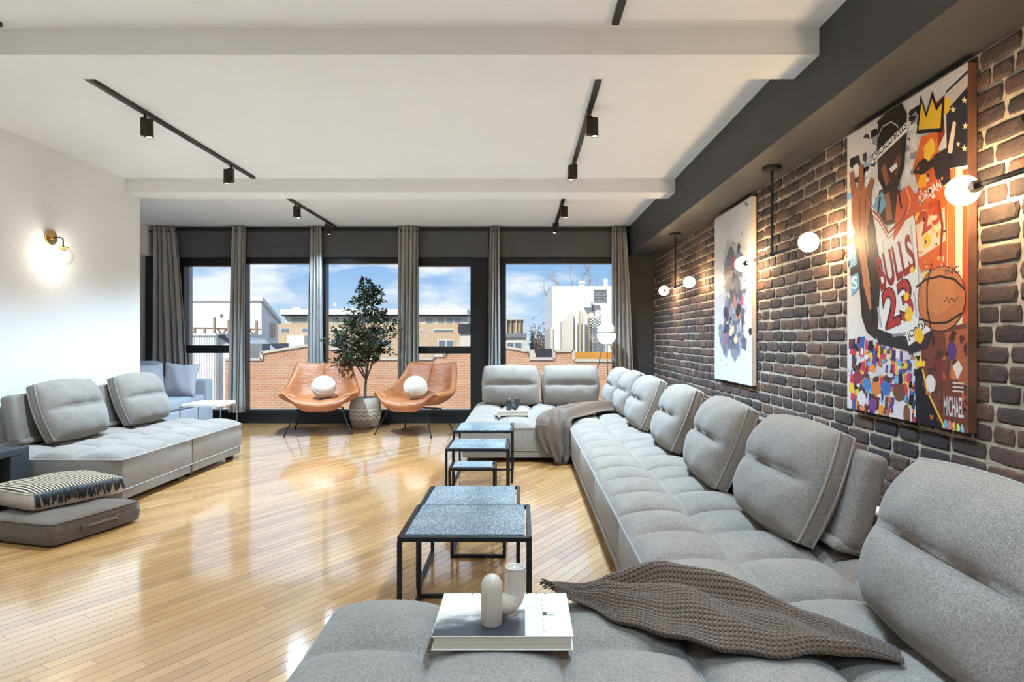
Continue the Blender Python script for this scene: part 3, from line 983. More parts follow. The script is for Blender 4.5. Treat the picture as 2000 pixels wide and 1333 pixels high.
# ------------------------------------------------------------------ potted olive tree
def make_basket_mat():
    m, nt, bs = new_mat('woven_basket')
    tc = nt.nodes.new('ShaderNodeTexCoord'); sp = nt.nodes.new('ShaderNodeSeparateXYZ')
    nt.links.new(tc.outputs['Object'], sp.inputs[0])
    th = mathn(nt, 'ARCTAN2', sp.outputs[1], sp.outputs[0])
    tri = mathn(nt, 'PINGPONG', mathn(nt, 'MULTIPLY', th, 16 / (2 * PI)), 0.5)
    z = mathn(nt, 'MULTIPLY', sp.outputs[2], 18.0)
    zig = mathn(nt, 'FRACT', mathn(nt, 'ADD', z, tri))
    on = mathn(nt, 'GREATER_THAN', zig, 0.5)
    band = mathn(nt, 'MULTIPLY', mathn(nt, 'GREATER_THAN', sp.outputs[2], 0.12), mathn(nt, 'LESS_THAN', sp.outputs[2], 0.26))
    fac = mathn(nt, 'MULTIPLY', on, band)
    mx = nt.nodes.new('ShaderNodeMixRGB')
    mx.inputs['Color1'].default_value = (0.50, 0.42, 0.34, 1); mx.inputs['Color2'].default_value = (0.80, 0.76, 0.70, 1)
    nt.links.new(fac, mx.inputs['Fac']); nt.links.new(mx.outputs[0], bs.inputs['Base Color'])
    bs.inputs['Roughness'].default_value = 0.9
    w1 = mathn(nt, 'SINE', mathn(nt, 'MULTIPLY', sp.outputs[2], 420.0))
    w2 = mathn(nt, 'SINE', mathn(nt, 'MULTIPLY', th, 70.0))
    bump(nt, bs, mathn(nt, 'MULTIPLY', w1, w2), 0.6, 0.006)
    return m
M['basket'] = make_basket_mat()
M['leaf'] = plain('dark_olive_leaf', (0.030, 0.038, 0.020), 0.75, vary=0.35, scale=14, spec=0.15)
tree = thing('potted_olive_tree', 'dark-leaved olive tree in a woven basket between the two armchairs', 'plant', (-2.12, 8.58, 0))
bk = MB().lathe([(0.0, 0.0), (0.155, 0.0), (0.175, 0.02), (0.205, 0.12), (0.215, 0.20), (0.212, 0.28), (0.19, 0.37), (0.178, 0.40), (0.165, 0.40), (0.170, 0.36), (0.0, 0.35)], 40).build('basket', M['basket'], tree, smooth=True)
MB().lathe([(0.0, 0.365), (0.10, 0.362), (0.17, 0.352)], 20).build('soil', M['soil'], tree, smooth=True)
rt = random.Random(21)
trunk = MB(); leaves = MB()
def leaf(at, d, L, W):
    d = d.normalized()
    s = d.cross(Vector((rt.uniform(-1, 1), rt.uniform(-1, 1), rt.uniform(-1, 1)))).normalized()
    n = s.cross(d) * 0.15 * W
    leaves.add([at, at + d*L*0.4 + s*W + n, at + d*L, at + d*L*0.4 - s*W + n, at + d*L*0.45 - n], [(0, 1, 4), (1, 2, 4), (2, 3, 4), (3, 0, 4)])
def twig(base, tip, r0, n_leaf):
    mid = (base + tip) / 2 + Vector((rt.uniform(-.03, .03), rt.uniform(-.03, .03), rt.uniform(-.01, .03)))
    pts = []
    for i in range(6):
        s = i / 5
        pts.append(base * (1-s)**2 + mid * 2*s*(1-s) + tip * s*s)
    trunk.tube(pts, [r0 * (1 - 0.7 * i / 5) for i in range(6)], 5)
    for i in range(n_leaf):
        s = rt.uniform(0.25, 1.0)
        p = base * (1-s)**2 + mid * 2*s*(1-s) + tip * s*s
        d = (tip - base).normalized() * 0.7 + Vector((rt.uniform(-1, 1), rt.uniform(-1, 1), rt.uniform(-0.7, 0.8)))
        leaf(p, d, rt.uniform(0.055, 0.085), rt.uniform(0.009, 0.014))
    return pts
def limb(pts, r0, r1):
    k = len(pts)
    trunk.tube(pts, [r0 + (r1 - r0) * i / (k - 1) for i in range(k)], 8)
def bez(a, b, c, n=10): return [a*(1-s)**2 + b*2*s*(1-s) + c*s*s for s in [i/n for i in range(n+1)]]
V = Vector
fork = V((0.01, 0, 0.64))
limb(bez(V((0, 0, 0.30)), V((-0.01, 0, 0.5)), fork), 0.021, 0.017)
limbs = [bez(fork, V((-0.10, 0.02, 0.95)), V((-0.34, 0.03, 1.38))), bez(fork, V((0.02, -0.02, 1.1)), V((-0.03, 0.0, 1.80))),
         bez(fork, V((0.14, 0.02, 0.98)), V((0.33, -0.03, 1.45))), bez(fork, V((-0.13, -0.02, 0.85)), V((-0.30, -0.04, 1.12))),
         bez(fork, V((0.07, 0.05, 1.15)), V((0.10, 0.05, 1.90)))]
for i, l in enumerate(limbs): limb(l, 0.013, 0.005)
def env(z):      # half width of the crown at height z
    if z > 1.55: return 0.32 * max(0.05, (2.05 - z) / 0.5) ** 0.5
    if z > 1.30: return 0.32 + 0.22 * (1.55 - z) / 0.25
    if z > 0.95: return 0.54
    return 0.46
count = 0
while count < 230:
    l = rt.choice(limbs)
    b = l[rt.randrange(4, len(l))]
    zt = b.z + rt.uniform(-0.20, 0.26)
    zt = max(0.84, min(2.03, zt))
    w = env(zt)
    a = rt.uniform(0, 2*PI); q = w * rt.uniform(0.25, 1.0) ** 0.7
    tip = V((q * math.cos(a) + (-0.05 if zt < 1.4 else 0.02), q * 0.75 * math.sin(a), zt))
    if tip.y > 0.30: continue
    if (tip - b).length > 0.52: continue
    if zt < 0.95 and tip.x > 0.20: continue
    twig(b, tip, 0.0035, 14)
    count += 1
leaves.v = [(x, min(y, 0.16), z) for x, y, z in leaves.v]
trunk.build('trunk', M['bark'], tree, smooth='all')
stuff(leaves.build('foliage', M['leaf'], tree))

# ------------------------------------------------------------------ floor lamp in the corner
lm = thing('floor_lamp', 'small tripod floor lamp with a pale dome shade and glowing globe by the right curtain', 'lamp', (1.125, 8.48, 0))
M['lamp_glow'] = emit('lamp_glow', (1.0, 0.88, 0.72), 5.0)
M['lamp_shade'] = plain('pale_grey_shade', (0.62, 0.60, 0.60), 0.5)
MB().lathe([(0.0, 1.115), (0.05, 1.12), (0.095, 1.155), (0.122, 1.21), (0.126, 1.26), (0.118, 1.285)], 28).build('globe', M['lamp_glow'], lm, smooth='all')
MB().lathe([(0.130, 1.265), (0.127, 1.30), (0.112, 1.345), (0.082, 1.385), (0.045, 1.41), (0.0, 1.418)], 28).build('shade', M['lamp_shade'], lm, smooth='all')
for a in (200, 270, 340):
    c, s = math.cos(math.radians(a)), math.sin(math.radians(a))
    MB().tube([(0.05*c, 0.05*s, 1.13), (0.33*c, 0.33*s * (0.6 if s < -0.5 else 1), 0.0)], 0.008, 8).build('leg', M['chrome'], lm, smooth=True)
MB().lathe([(0.0, 1.105), (0.06, 1.11), (0.062, 1.125), (0.0, 1.13)], 20).build('collar', M['chrome'], lm, smooth=True)

# ------------------------------------------------------------------ brick-wall globe lamps
M['globe'] = emit('lit_globe', (1.0, 0.70, 0.38), GLOBE_EMIT)
def globe_lamp(yc, y0, y1, label):
    X, Z = 1.70, 1.77
    t = thing('globe_lamp', label, 'lamp', (X, yc, SOFF), 0, 'two-globe hanging lamps along the brick wall')
    zb = Z - SOFF
    MB().lathe([(0.0, -0.022), (0.06, -0.022), (0.065, -0.016), (0.065, 0.0), (0.0, 0.0)], 28).build('canopy', M['black_metal'], t, smooth=True)
    MB().tube([(0, 0, -0.01), (0, 0, zb)], 0.009, 10).build('rod', M['black_metal'], t, smooth=True)
    MB().tube([(0, y0 - yc + 0.075, zb), (0, y1 - yc - 0.075, zb)], 0.010, 10).build('crossbar', M['black_metal'], t, smooth=True)
    MB().lathe([(0.0, -0.017), (0.016, -0.012), (0.018, 0.0), (0.016, 0.012), (0.0, 0.017)], 16, c=(0, 0, zb)).build('joint', M['black_metal'], t, smooth=True)
    for yy, sg in ((y0 - yc, -1), (y1 - yc, 1)):
        ax = Matrix.Rotation(sg * -PI/2, 4, 'X')
        MB().lathe([(0.0, -0.085), (0.021, -0.085), (0.024, -0.070), (0.026, -0.040), (0.0, -0.036)], 18, c=(0, yy, zb), axis=ax).build('socket', M['chrome'], t, smooth=True)
        prof = [(0.058 * math.sin(PI * j / 12) if 0 < j < 12 else 0.0, -0.058 * math.cos(PI * j / 12)) for j in range(13)]
        MB().lathe(prof, 18, c=(0, yy, zb), axis=ax).build('globe', M['globe'], t, smooth='all')
    return t
globe_lamp(7.05, 6.46, 7.62, 'two-globe hanging lamp nearest the window corner, left of the pale canvas')
globe_lamp(4.32, 3.77, 4.90, 'two-globe hanging lamp between the two canvases')
globe_lamp(1.89, 1.33, 2.45, 'two-globe hanging lamp crossing the collage canvas at the right edge')

# ------------------------------------------------------------------ brass wall sconce
sc = thing('wall_sconce', 'brass wall sconce with a clear round glass globe on the white left wall', 'wall lamp', (XL, 5.23, 2.03))
ax = Matrix.Rotation(PI/2, 4, 'Y')
MB().lathe([(0.0, 0.0), (0.062, 0.0), (0.065, 0.004), (0.062, 0.016), (0.0, 0.020)], 32, axis=ax).build('backplate', M['brass'], sc, smooth=True)
MB().lathe([(0.0, 0.018), (0.018, 0.018), (0.016, 0.034), (0.0, 0.036)], 20, axis=ax).build('boss', M['brass'], sc, smooth=True)
MB().tube([(0.03, 0, 0), (0.085, 0, 0.0), (0.102, 0, -0.006), (0.108, 0, -0.02), (0.108, 0, -0.075)], 0.0055, 10).build('arm', M['bronze_metal'], sc, smooth='all')
MB().lathe([(0.0, -0.068), (0.012, -0.070), (0.040, -0.080), (0.040, -0.086), (0.022, -0.090), (0.018, -0.110), (0.0, -0.110)], 28, c=(0.108, 0, 0)).build('cap', M['brass'], sc, smooth=True)
gz = -0.158
def clear_glass():
    m = bpy.data.materials.new('clear_globe_glass'); m.use_nodes = True
    nt = m.node_tree; nt.nodes.clear()
    o = nt.nodes.new('ShaderNodeOutputMaterial'); t = nt.nodes.new('ShaderNodeBsdfTransparent')
    g = nt.nodes.new('ShaderNodeBsdfGlossy'); g.inputs['Roughness'].default_value = 0.03
    fr = nt.nodes.new('ShaderNodeLayerWeight'); fr.inputs[0].default_value = 0.25
    mx = nt.nodes.new('ShaderNodeMixShader')
    nt.links.new(fr.outputs['Facing'], mx.inputs[0]); nt.links.new(t.outputs[0], mx.inputs[1]); nt.links.new(g.outputs[0], mx.inputs[2])
    nt.links.new(mx.outputs[0], o.inputs['Surface'])
    return m
M['clear'] = clear_glass()
MB().lathe([(0.075 * math.sin(PI * j / 20) if 0 < j < 20 else 0.0, -0.075 * math.cos(PI * j / 20)) for j in range(21)], 32, c=(0.108, 0, gz)).build('globe', M['clear'], sc, smooth='all')
M['bulb'] = emit('sconce_bulb', (1.0, 0.90, 0.76), SCONCE_EMIT * 6)
MB().lathe([(0.026 * math.sin(PI * j / 12) if 0 < j < 12 else 0.0, -0.030 * math.cos(PI * j / 12)) for j in range(13)], 18, c=(0.108, 0, gz + 0.01)).build('bulb', M['bulb'], sc, smooth='all')

# ------------------------------------------------------------------ ceiling tracks
M['lens'] = emit('spot_lens', (1.0, 0.94, 0.84), 14.0)
spot_proto = bpy.data.lights.new('spot_beam', 'SPOT')
spot_proto.energy = TRACK_WATT
spot_proto.spot_size = math.radians(138)
spot_proto.spot_blend = 1.0
spot_proto.shadow_soft_size = 0.04
spot_proto.color = (0.55, 0.79, 1.0)
far_beam = spot_proto.copy()
far_beam.energy = TRACK_WATT * 1.6
wash_beam = spot_proto.copy()
wash_beam.energy = TRACK_WATT * 0.4
near_beam = spot_proto.copy()
near_beam.energy = TRACK_WATT * 0.30
left_beam = spot_proto.copy()
left_beam.energy = TRACK_WATT * 0.95; left_beam.spot_size = math.radians(118)
def track(x, y0, y1, heads, label):
    t = thing('track_light', label, 'track light', (x, (y0 + y1) / 2, CEIL), 0, 'black ceiling light tracks')
    ym = (y0 + y1) / 2
    MB().box(-0.018, 0.018, y0 - ym, y1 - ym, -0.022, 0.0).build('rail', M['bronze_metal'], t)
    MB().box(-0.006, 0.006, y0 - ym + .02, y1 - ym - .02, -0.0235, -0.0215).build('rail_slot', M['black_frame'], t)
    for i, (hy, side) in enumerate(heads):
        yy = hy - ym
        hd = MB().bevbox(-0.021, 0.021, yy - 0.024, yy + 0.024, -0.175, -0.05, 0.003, 1).build('lamp_head', M['bronze_metal'], t)
        MB().tube([(0, yy, -0.02), (0, yy, -0.055)], 0.010, 8).build('stem', M['bronze_metal'], hd, smooth=True)
        cx, cyy = side * 0.036, yy - 0.01
        MB().lathe([(0.0, -0.062), (0.024, -0.062), (0.025, -0.066), (0.025, -0.140), (0.0245, -0.143), (0.0265, -0.146), (0.0265, -0.188), (0.022, -0.188), (0.021, -0.178), (0.0, -0.178)], 24, c=(cx, cyy, 0)).build('barrel', M['bronze_metal'], hd, smooth=True)
        MB().lathe([(0.0, -0.1835), (0.021, -0.1835), (0.021, -0.179), (0.0, -0.179)], 20, c=(cx, cyy, 0)).build('lens', M['lens'], hd)
        lt = link('spot_beam', wash_beam if hy > 8 else far_beam if hy > 7 else near_beam if 0 < hy < 3.2 else left_beam if x < -1 else spot_proto, hd)
        lt.location = (cx, cyy, -0.20)
    return t
track(-2.605, 3.60, 6.16, ((4.385, 1), (5.68, -1)), 'black ceiling track with two spots over the left side, in the middle bay')
track(-2.605, 6.62, 8.86, ((7.30, 1), (8.45, 1)), 'black ceiling track with two spots running to the windows on the left')
track(-2.605, 0.55, 3.16, ((1.35, 1), (2.55, -1)), 'black ceiling track whose tip shows at the upper left edge')
track(0.46, 3.60, 6.22, ((4.36, 1), (5.55, -1)), 'black ceiling track with two spots over the long sofa, in the middle bay')
track(0.46, 6.62, 8.80, ((7.28, 1), (8.35, -1)), 'black ceiling track with two spots running to the windows on the right')
track(0.46, 0.55, 3.14, ((1.35, 1), (2.3, -1)), 'black ceiling track end at the top edge above the long sofa')
track(-2.605, -2.4, 0.10, ((-1.8, 1), (-0.6, -1)), 'added black ceiling track, unseen behind the viewer on the left, for extra light')  # unseen track, added to brighten the room from behind the camera
track(0.46, -2.4, 0.10, ((-1.8, 1), (-0.6, -1)), 'added black ceiling track, unseen behind the viewer on the right, for extra light')  # likewise added out of view, only for more room light

# ------------------------------------------------------------------ book and vases
bkx0, bkx1, bky0, bky1, bz0 = -0.232, 0.131, 1.613, 1.889, 0.405
M['page'] = plain('page_edges', (0.55, 0.46, 0.37), 0.8, vary=0.1, scale=6)
def page_mat():
    m, nt, bs = new_mat('stacked_page_edges')
    v = coords(nt, (0.3, 0.3, 220))
    nt.links.new(ramp(nt, noise(nt, v, 2.0, 3), [(0.35, (0.40, 0.32, 0.25)), (0.65, (0.60, 0.51, 0.42))]), bs.inputs['Base Color'])
    bs.inputs['Roughness'].default_value = 0.9
    return m
M['pages'] = page_mat()
def cover_photo():
    """a soft black-and-white photograph printed on the jacket"""
    m, nt, bs = new_mat('jacket_photo')
    v = coords(nt, (1, 1, 1))
    sp = nt.nodes.new('ShaderNodeSeparateXYZ'); nt.links.new(v, sp.inputs[0])
    n = noise(nt, coords(nt, (1, 2.2, 1)), 9.0, 4)
    f = mathn(nt, 'ADD', mathn(nt, 'MULTIPLY', sp.outputs[1], 4.4), mathn(nt, 'MULTIPLY', mathn(nt, 'SUBTRACT', n, 0.5), 0.9))
    f = mathn(nt, 'SUBTRACT', mathn(nt, 'ADD', f, 0.55), mathn(nt, 'MULTIPLY', sp.outputs[0], 1.6))
    nt.links.new(ramp(nt, f, [(0.30, (0.035, 0.035, 0.042)), (0.45, (0.13, 0.12, 0.12)), (0.56, (0.50, 0.45, 0.40)), (0.8, (0.70, 0.64, 0.57))]), bs.inputs['Base Color'])
    bs.inputs['Roughness'].default_value = 0.35
    return m
M['jacket_photo'] = cover_photo()
M['ink'] = plain('black_ink', (0.02, 0.02, 0.025), 0.5)
cx, cy_ = (bkx0 + bkx1) / 2, (bky0 + bky1) / 2
hw, hd_ = (bkx1 - bkx0) / 2, (bky1 - bky0) / 2
b = thing('coffee_table_book', 'thick cream art book with a dark cover photograph on the foreground chaise', 'book', (cx, cy_, bz0))
MB().bevbox(-hw + .006, hw - .006, -hd_ + .004, hd_ - .004, 0.003, 0.034, 0.001, 1).build('pages', M['pages'], b)
MB().bevbox(-hw, hw, -hd_, hd_, 0.0, 0.0035, 0.001, 1).build('cover', M['cream'], b)
cov = MB().bevbox(-hw, hw, -hd_, hd_, 0.0335, 0.0375, 0.001, 1).build('cover', M['cream'], b)
MB().bevbox(-hw, hw, hd_ - .004, hd_, 0.0, 0.0375, 0.001, 1).build('spine', M['cream'], b)
MB().box(-hw + 0.002, 0.058, -hd_ + 0.001, hd_ - 0.018, 0.0375, 0.0378).build('cover_photo', M['jacket_photo'], cov)
ink = MB()
ink.box(0.106, 0.117, -0.016, 0.004, 0.0375, 0.0379); ink.box(0.106, 0.136, -0.018, -0.013, 0.0375, 0.0379)
for i in range(9): ink.box(-0.10 + i * 0.027, -0.10 + i * 0.027 + 0.006, hd_ - 0.010, hd_ - 0.006, 0.0375, 0.0379)
for i in range(7):
    yy = -0.12 + i * 0.033
    ink.box(0.1065, 0.1075, yy, yy + 0.014, 0.0375, 0.0378)
ink.build('printed_marks', M['ink'], cov)

def twin_vase(loc, s, mats, label, rz=0.0):
    """two-armed ceramic: one closed domed arm standing, one open arm curving up beside it"""
    t = thing('twin_arm_vase', label, 'vase', loc, rz)
    t.scale = (s, s, s)
    r = 0.0285
    dome = [(0.0, 0.0), (r - .002, 0.0), (r, 0.003), (r, 0.098)] + [(r * math.cos(a), 0.098 + 0.034 * math.sin(a)) for a in [PI/2 * i / 8 for i in range(1, 8)]] + [(0.0, 0.132)]
    MB().lathe(dome, 28, c=(-0.033, -0.030, 0)).build('domed_arm', mats[0], t, smooth='all')
    path = [V((-0.026, -0.012, 0.048)), V((-0.010, 0.004, 0.036)), V((0.012, 0.022, 0.032)), V((0.028, 0.034, 0.044)), V((0.033, 0.038, 0.068)), V((0.034, 0.039, 0.095)), V((0.034, 0.039, 0.122))]
    fine = []
    for i in range(len(path) - 1):
        for q in range(4):
            p0, p1, p2, p3 = path[max(i-1, 0)], path[i], path[i+1], path[min(i+2, len(path)-1)]
            s_ = q / 4
            fine.append(0.5 * ((2*p1) + (p2 - p0)*s_ + (2*p0 - 5*p1 + 4*p2 - p3)*s_*s_ + (3*p1 - p0 - 3*p2 + p3)*s_**3))
    fine.append(path[-1])
    n = len(fine)
    arm = MB().tube(fine, [r * (0.93 if i < 2 else 1.0) for i in range(n)], 28, cap=False)
    top = V((0.034, 0.039, 0.122))
    ring = [(r, 0.0), (r - .001, 0.0025), (r - .004, 0.0035), (r - .007, 0.001), (r - .008, -0.05)]
    arm.lathe(ring, 28, c=top)
    arm.build('open_arm', mats[0], t, smooth='all')
    MB().lathe([(0.0, -0.048), (r - .0085, -0.048)], 28, c=top).build('hollow', mats[1], t)
    MB().lathe([(0.0, 0.0), (0.020, 0.0), (0.022, 0.006), (0.0, 0.012)], 20, c=(0.014, 0.022, 0)).build('foot', mats[0], t, smooth=True)
    return t
twin_vase((-0.050, 1.715, 0.443), 1.0, (M['ceramic'], M['ceramic_in']), 'beige two-armed ceramic vase standing on the thick art book', math.radians(4))
b = thing('small_book', 'small cream book lying on the far chaise under the black vase', 'book', (-0.10, 6.62, 0.405), 0.03)
MB().bevbox(-0.165, 0.165, -0.11, 0.11, 0.0, 0.004, 0.001, 1).build('cover', M['cream'], b)
MB().bevbox(-0.160, 0.160, -0.105, 0.105, 0.004, 0.040, 0.001, 1).build('pages', M['pages'], b)
MB().bevbox(-0.165, 0.165, -0.11, 0.11, 0.040, 0.045, 0.001, 1).build('cover', M['cream'], b)
twin_vase((-0.098, 6.63, 0.451), 0.95, (M['ceramic_black'], M['ceramic_black']), 'small black two-armed ceramic vase on the far chaise', math.radians(-28))

# ------------------------------------------------------------------ floor cushions on the left
def floor_cushion(name, cx, cy_, z0, w, d, h, rz, mat, pip, seed, bulge=0.03):
    t = link(name, None)
    t.location = (cx, cy_, z0); t.rotation_euler = (0, 0, rz)
    r = random.Random(seed)
    def edge(u, v):
        k = 0.04
        return u * (1 - k * v * v) * w / 2, v * (1 - k * u * u) * d / 2
    def top(u, v):
        x, y = edge(u, v)
        dm = (max(0, 1 - abs(u) ** 3) * max(0, 1 - abs(v) ** 3)) ** 0.5
        return (x, y, h - 0.018 + bulge * dm + 0.006 * math.sin(6*u + seed) * math.sin(5*v) * dm)
    def bot(u, v):
        x, y = edge(u, v)
        dm = (max(0, 1 - abs(u) ** 8) * max(0, 1 - abs(v) ** 8)) ** 0.5
        return (x, y, 0.014 * (1 - dm))
    n = 22
    mb = MB(); mb.grid(lambda a, b_: top(a*2-1, b_*2-1), n, n); mb.grid(lambda a, b_: bot(1-a*2, b_*2-1), n, n)
    rim = [(i*2/n - 1, -1) for i in range(n)] + [(1, i*2/n - 1) for i in range(n)] + [(1 - i*2/n, 1) for i in range(n)] + [(-1, 1 - i*2/n) for i in range(n)]
    k = len(rim)
    tv = [top(*q) for q in rim]; bv = [bot(*q) for q in rim]
    mv = [(a[0] * 1.025, a[1] * 1.025, (a[2] + b_[2]) / 2) for a, b_ in zip(tv, bv)]
    mb.add(tv + mv + bv, [(l*k + i, l*k + (i+1) % k, (l+1)*k + (i+1) % k, (l+1)*k + i) for l in (0, 1) for i in range(k)])
    o = mb.build('cushion_body', M[mat], t, smooth='all')
    bm = bmesh.new(); bm.from_mesh(o.data)
    bmesh.ops.remove_doubles(bm, verts=bm.verts, dist=0.0006); bmesh.ops.recalc_face_normals(bm, faces=bm.faces)
    bm.to_mesh(o.data); bm.free()
    MB().tube([V(q) for q in tv], 0.004, 6, closed=True).build('piping', M[pip], t, smooth='all')
    return t, top
M['brown_felt'] = fabric('brown_suede', (0.095, 0.062, 0.042), fleck=0.18, weave=120, bmp=0.3)
M['cream_cotton'] = fabric('cream_cotton', (0.50, 0.40, 0.31), fleck=0.06)
def stripe_mat():
    m, nt, bs = new_mat('striped_weave')
    tc = nt.nodes.new('ShaderNodeTexCoord'); sp = nt.nodes.new('ShaderNodeSeparateXYZ')
    nt.links.new(tc.outputs['Object'], sp.inputs[0])
    wob = noise(nt, tc.outputs['Object'], 12.0, 2)
    f = mathn(nt, 'FRACT', mathn(nt, 'ADD', mathn(nt, 'MULTIPLY', sp.outputs[0], 52.0), mathn(nt, 'MULTIPLY', wob, 0.8)))
    col = ramp(nt, f, [(0.46, (0.045, 0.034, 0.028)), (0.58, (0.42, 0.31, 0.20))])
    nt.links.new(col, bs.inputs['Base Color'])
    bs.inputs['Roughness'].default_value = 0.95
    bump(nt, bs, mathn(nt, 'SINE', mathn(nt, 'MULTIPLY', sp.outputs[0], 326.0)), 0.6, 0.004)
    return m
M['stripe'] = stripe_mat()
def centre(a, b_, w2):
    """centre of a square whose right-hand edge runs a -> b_ and which extends left by w2"""
    a, b_ = V((*a, 0)), V((*b_, 0))
    e = (b_ - a); n = V((-e.y, e.x, 0)).normalized()
    return (a + b_) / 2 + n * w2 / 2, math.atan2(e.y, e.x), e.length
c_, ang, L_ = centre((-2.67, 3.60), (-2.50, 4.17), 0.60)
t, _ = floor_cushion('floor_cushion', c_.x, c_.y, 0.0, L_, 0.60, 0.15, ang, 'brown_felt', 'brown_felt', 1, 0.02)
tag(t, 'flat brown suede floor cushion with a handle, under the striped one', 'cushion')
hnd = MB().tube([(-0.10, -0.312, 0.075), (-0.09, -0.325, 0.080), (0.09, -0.325, 0.080), (0.10, -0.312, 0.075)], 0.008, 6)
hnd.box(-0.13, -0.095, -0.318, -0.305, 0.062, 0.090); hnd.box(0.095, 0.13, -0.318, -0.305, 0.062, 0.090)
hnd.build('handle', plain('brown_leather_strap', (0.075, 0.040, 0.026), 0.5), t, smooth=True)
c_, ang, L_ = centre((-2.92, 3.78), (-2.68, 4.28), 0.50)
t, top_fn = floor_cushion('floor_cushion', c_.x, c_.y, 0.152, L_, 0.50, 0.125, ang, 'cream_cotton', 'cream_cotton', 3, 0.035)
tag(t, 'cream floor cushion with dark stripes and black fringe, on top of the brown one', 'cushion')
def cov_fn(a, b_):
    u, v = a*2 - 1, b_*2 - 1
    x, y, z = top_fn(u * 0.985, v * 0.985)
    return (x, y, z + 0.004)
MB().grid(cov_fn, 26, 26).build('striped_cover', M['stripe'], t, smooth='all')
frg = MB(); rf = random.Random(5)
for i in range(64):
    u = -0.97 + 1.94 * i / 63
    x, y, z = top_fn(u, -0.985)
    dx = rf.uniform(-0.018, 0.018); Lf = rf.uniform(0.055, 0.085)
    frg.tube([(x, y - 0.002, z + 0.003), (x + dx * .3, y - 0.014, z - Lf * .4), (x + dx, y - 0.018, z - Lf)], 0.0042, 5)
stuff(frg.build('fringe', M['ink'], t, smooth='all'))

# ------------------------------------------------------------------ throws
def knit_mat(name, col, sc):
    m, nt, bs = new_mat(name)
    uv = nt.nodes.new('ShaderNodeUVMap')
    sp = nt.nodes.new('ShaderNodeSeparateXYZ'); nt.links.new(uv.outputs[0], sp.inputs[0])
    tri = mathn(nt, 'PINGPONG', mathn(nt, 'MULTIPLY', sp.outputs[1], sc), 0.5)
    w = mathn(nt, 'SINE', mathn(nt, 'MULTIPLY', mathn(nt, 'ADD', mathn(nt, 'MULTIPLY', sp.outputs[0], sc), tri), 2 * PI))
    w2 = mathn(nt, 'ABSOLUTE', mathn(nt, 'SINE', mathn(nt, 'MULTIPLY', sp.outputs[1], sc * PI)))
    h = mathn(nt, 'ADD', mathn(nt, 'MULTIPLY', w, 0.5), w2)
    n = noise(nt, coords(nt), 300.0, 2)
    f = mathn(nt, 'ADD', mathn(nt, 'MULTIPLY', h, 0.45), mathn(nt, 'MULTIPLY', n, 0.4))
    nt.links.new(ramp(nt, f, [(0.1, [c * 0.6 for c in col]), (0.75, [c * 1.25 for c in col])]), bs.inputs['Base Color'])
    bs.inputs['Roughness'].default_value = 0.95
    bs.inputs['Specular IOR Level'].default_value = 0.1
    bs.inputs['Sheen Weight'].default_value = 0.2
    bump(nt, bs, h, 0.8, 0.005)
    return m
M['knit'] = knit_mat('brown_cable_knit', (0.115, 0.070, 0.046), 75)
M['wool'] = knit_mat('taupe_wool', (0.20, 0.130, 0.090), 150)
def cloth(name, fn, nu, nv, mat, label, su=1.0, sv=1.0, thick=0.010):
    mb = MB().grid(fn, nu, nv)
    me = mb.mesh(name, M[mat], 'all')
    uvl = me.uv_layers.new(name='UVMap')
    w = nu + 1
    for p in me.polygons:
        for li in p.loop_indices:
            vi = me.loops[li].vertex_index
            uvl.data[li].uv = ((vi % w) / nu * su, (vi // w) / nv * sv)
    root = thing(name, label, 'blanket')
    o = link('cloth', me, root)
    modify(o, 'SOLIDIFY', thickness=thick, offset=0.0)
    return root
def interp(pts, s):
    k = s * (len(pts) - 1); i = min(int(k), len(pts) - 2); f = k - i
    p0, p1, p2, p3 = pts[max(i-1, 0)], pts[i], pts[i+1], pts[min(i+2, len(pts)-1)]
    return 0.5 * ((2*p1) + (p2 - p0)*f + (2*p0 - 5*p1 + 4*p2 - p3)*f*f + (3*p1 - p0 - 3*p2 + p3)*f**3)
# near throw: a loosely gathered strip lying across the foreground seats
low = [V(q) for q in ((0.105, 1.925, 0), (0.20, 1.83, 0), (0.325, 1.715, 0), (0.455, 1.62, 0), (0.60, 1.57, 0), (0.76, 1.535, 0), (0.915, 1.525, 0))]
upp = [V(q) for q in ((0.085, 1.99, 0), (0.24, 2.00, 0), (0.42, 2.10, 0), (0.58, 2.10, 0), (0.70, 2.00, 0), (0.81, 1.80, 0), (0.945, 1.60, 0))]
def near_throw(s, t):
    a, b_ = interp(low, s), interp(upp, s)
    w = (b_ - a).length
    p = a + (b_ - a) * t
    arch = (4 * t * (1 - t)) ** 0.5
    k = min(1, w / 0.22)
    e_ = (b_ - a).normalized()
    wob = (0.012 * math.sin(17 * s) + 0.008 * math.sin(41 * s + 1)) * (1 - t) + (0.014 * math.sin(13 * s + 2) + 0.010 * math.sin(37 * s)) * t
    p = p + e_ * wob * k
    def crest(c, wd, amp): return amp * math.exp(-((t - c) / wd) ** 2)
    z = 0.020 * arch * k
    z += crest(0.16 + 0.10 * math.sin(5 * s), 0.085, 0.030) * k
    z += crest(0.44 - 0.10 * s + 0.04 * math.sin(9 * s), 0.080, 0.042) * k * math.sin(PI * min(1, s * 1.2 + 0.05))
    z += crest(0.78 - 0.22 * s, 0.085, 0.062) * k * math.sin(PI * min(1, s * 1.1)) 
    z += 0.006 * math.sin(23 * s + 9 * t) * arch * k
    z += 0.012 * math.exp(-(s / 0.10) ** 2)
    return (p.x, p.y, 0.4145 + z)
tn = cloth('knitted_throw', near_throw, 90, 44, 'knit', 'dark brown cable-knit throw lying across the foreground seats beside the book', 1.0, 0.55)
fr = MB(); rr = random.Random(8)
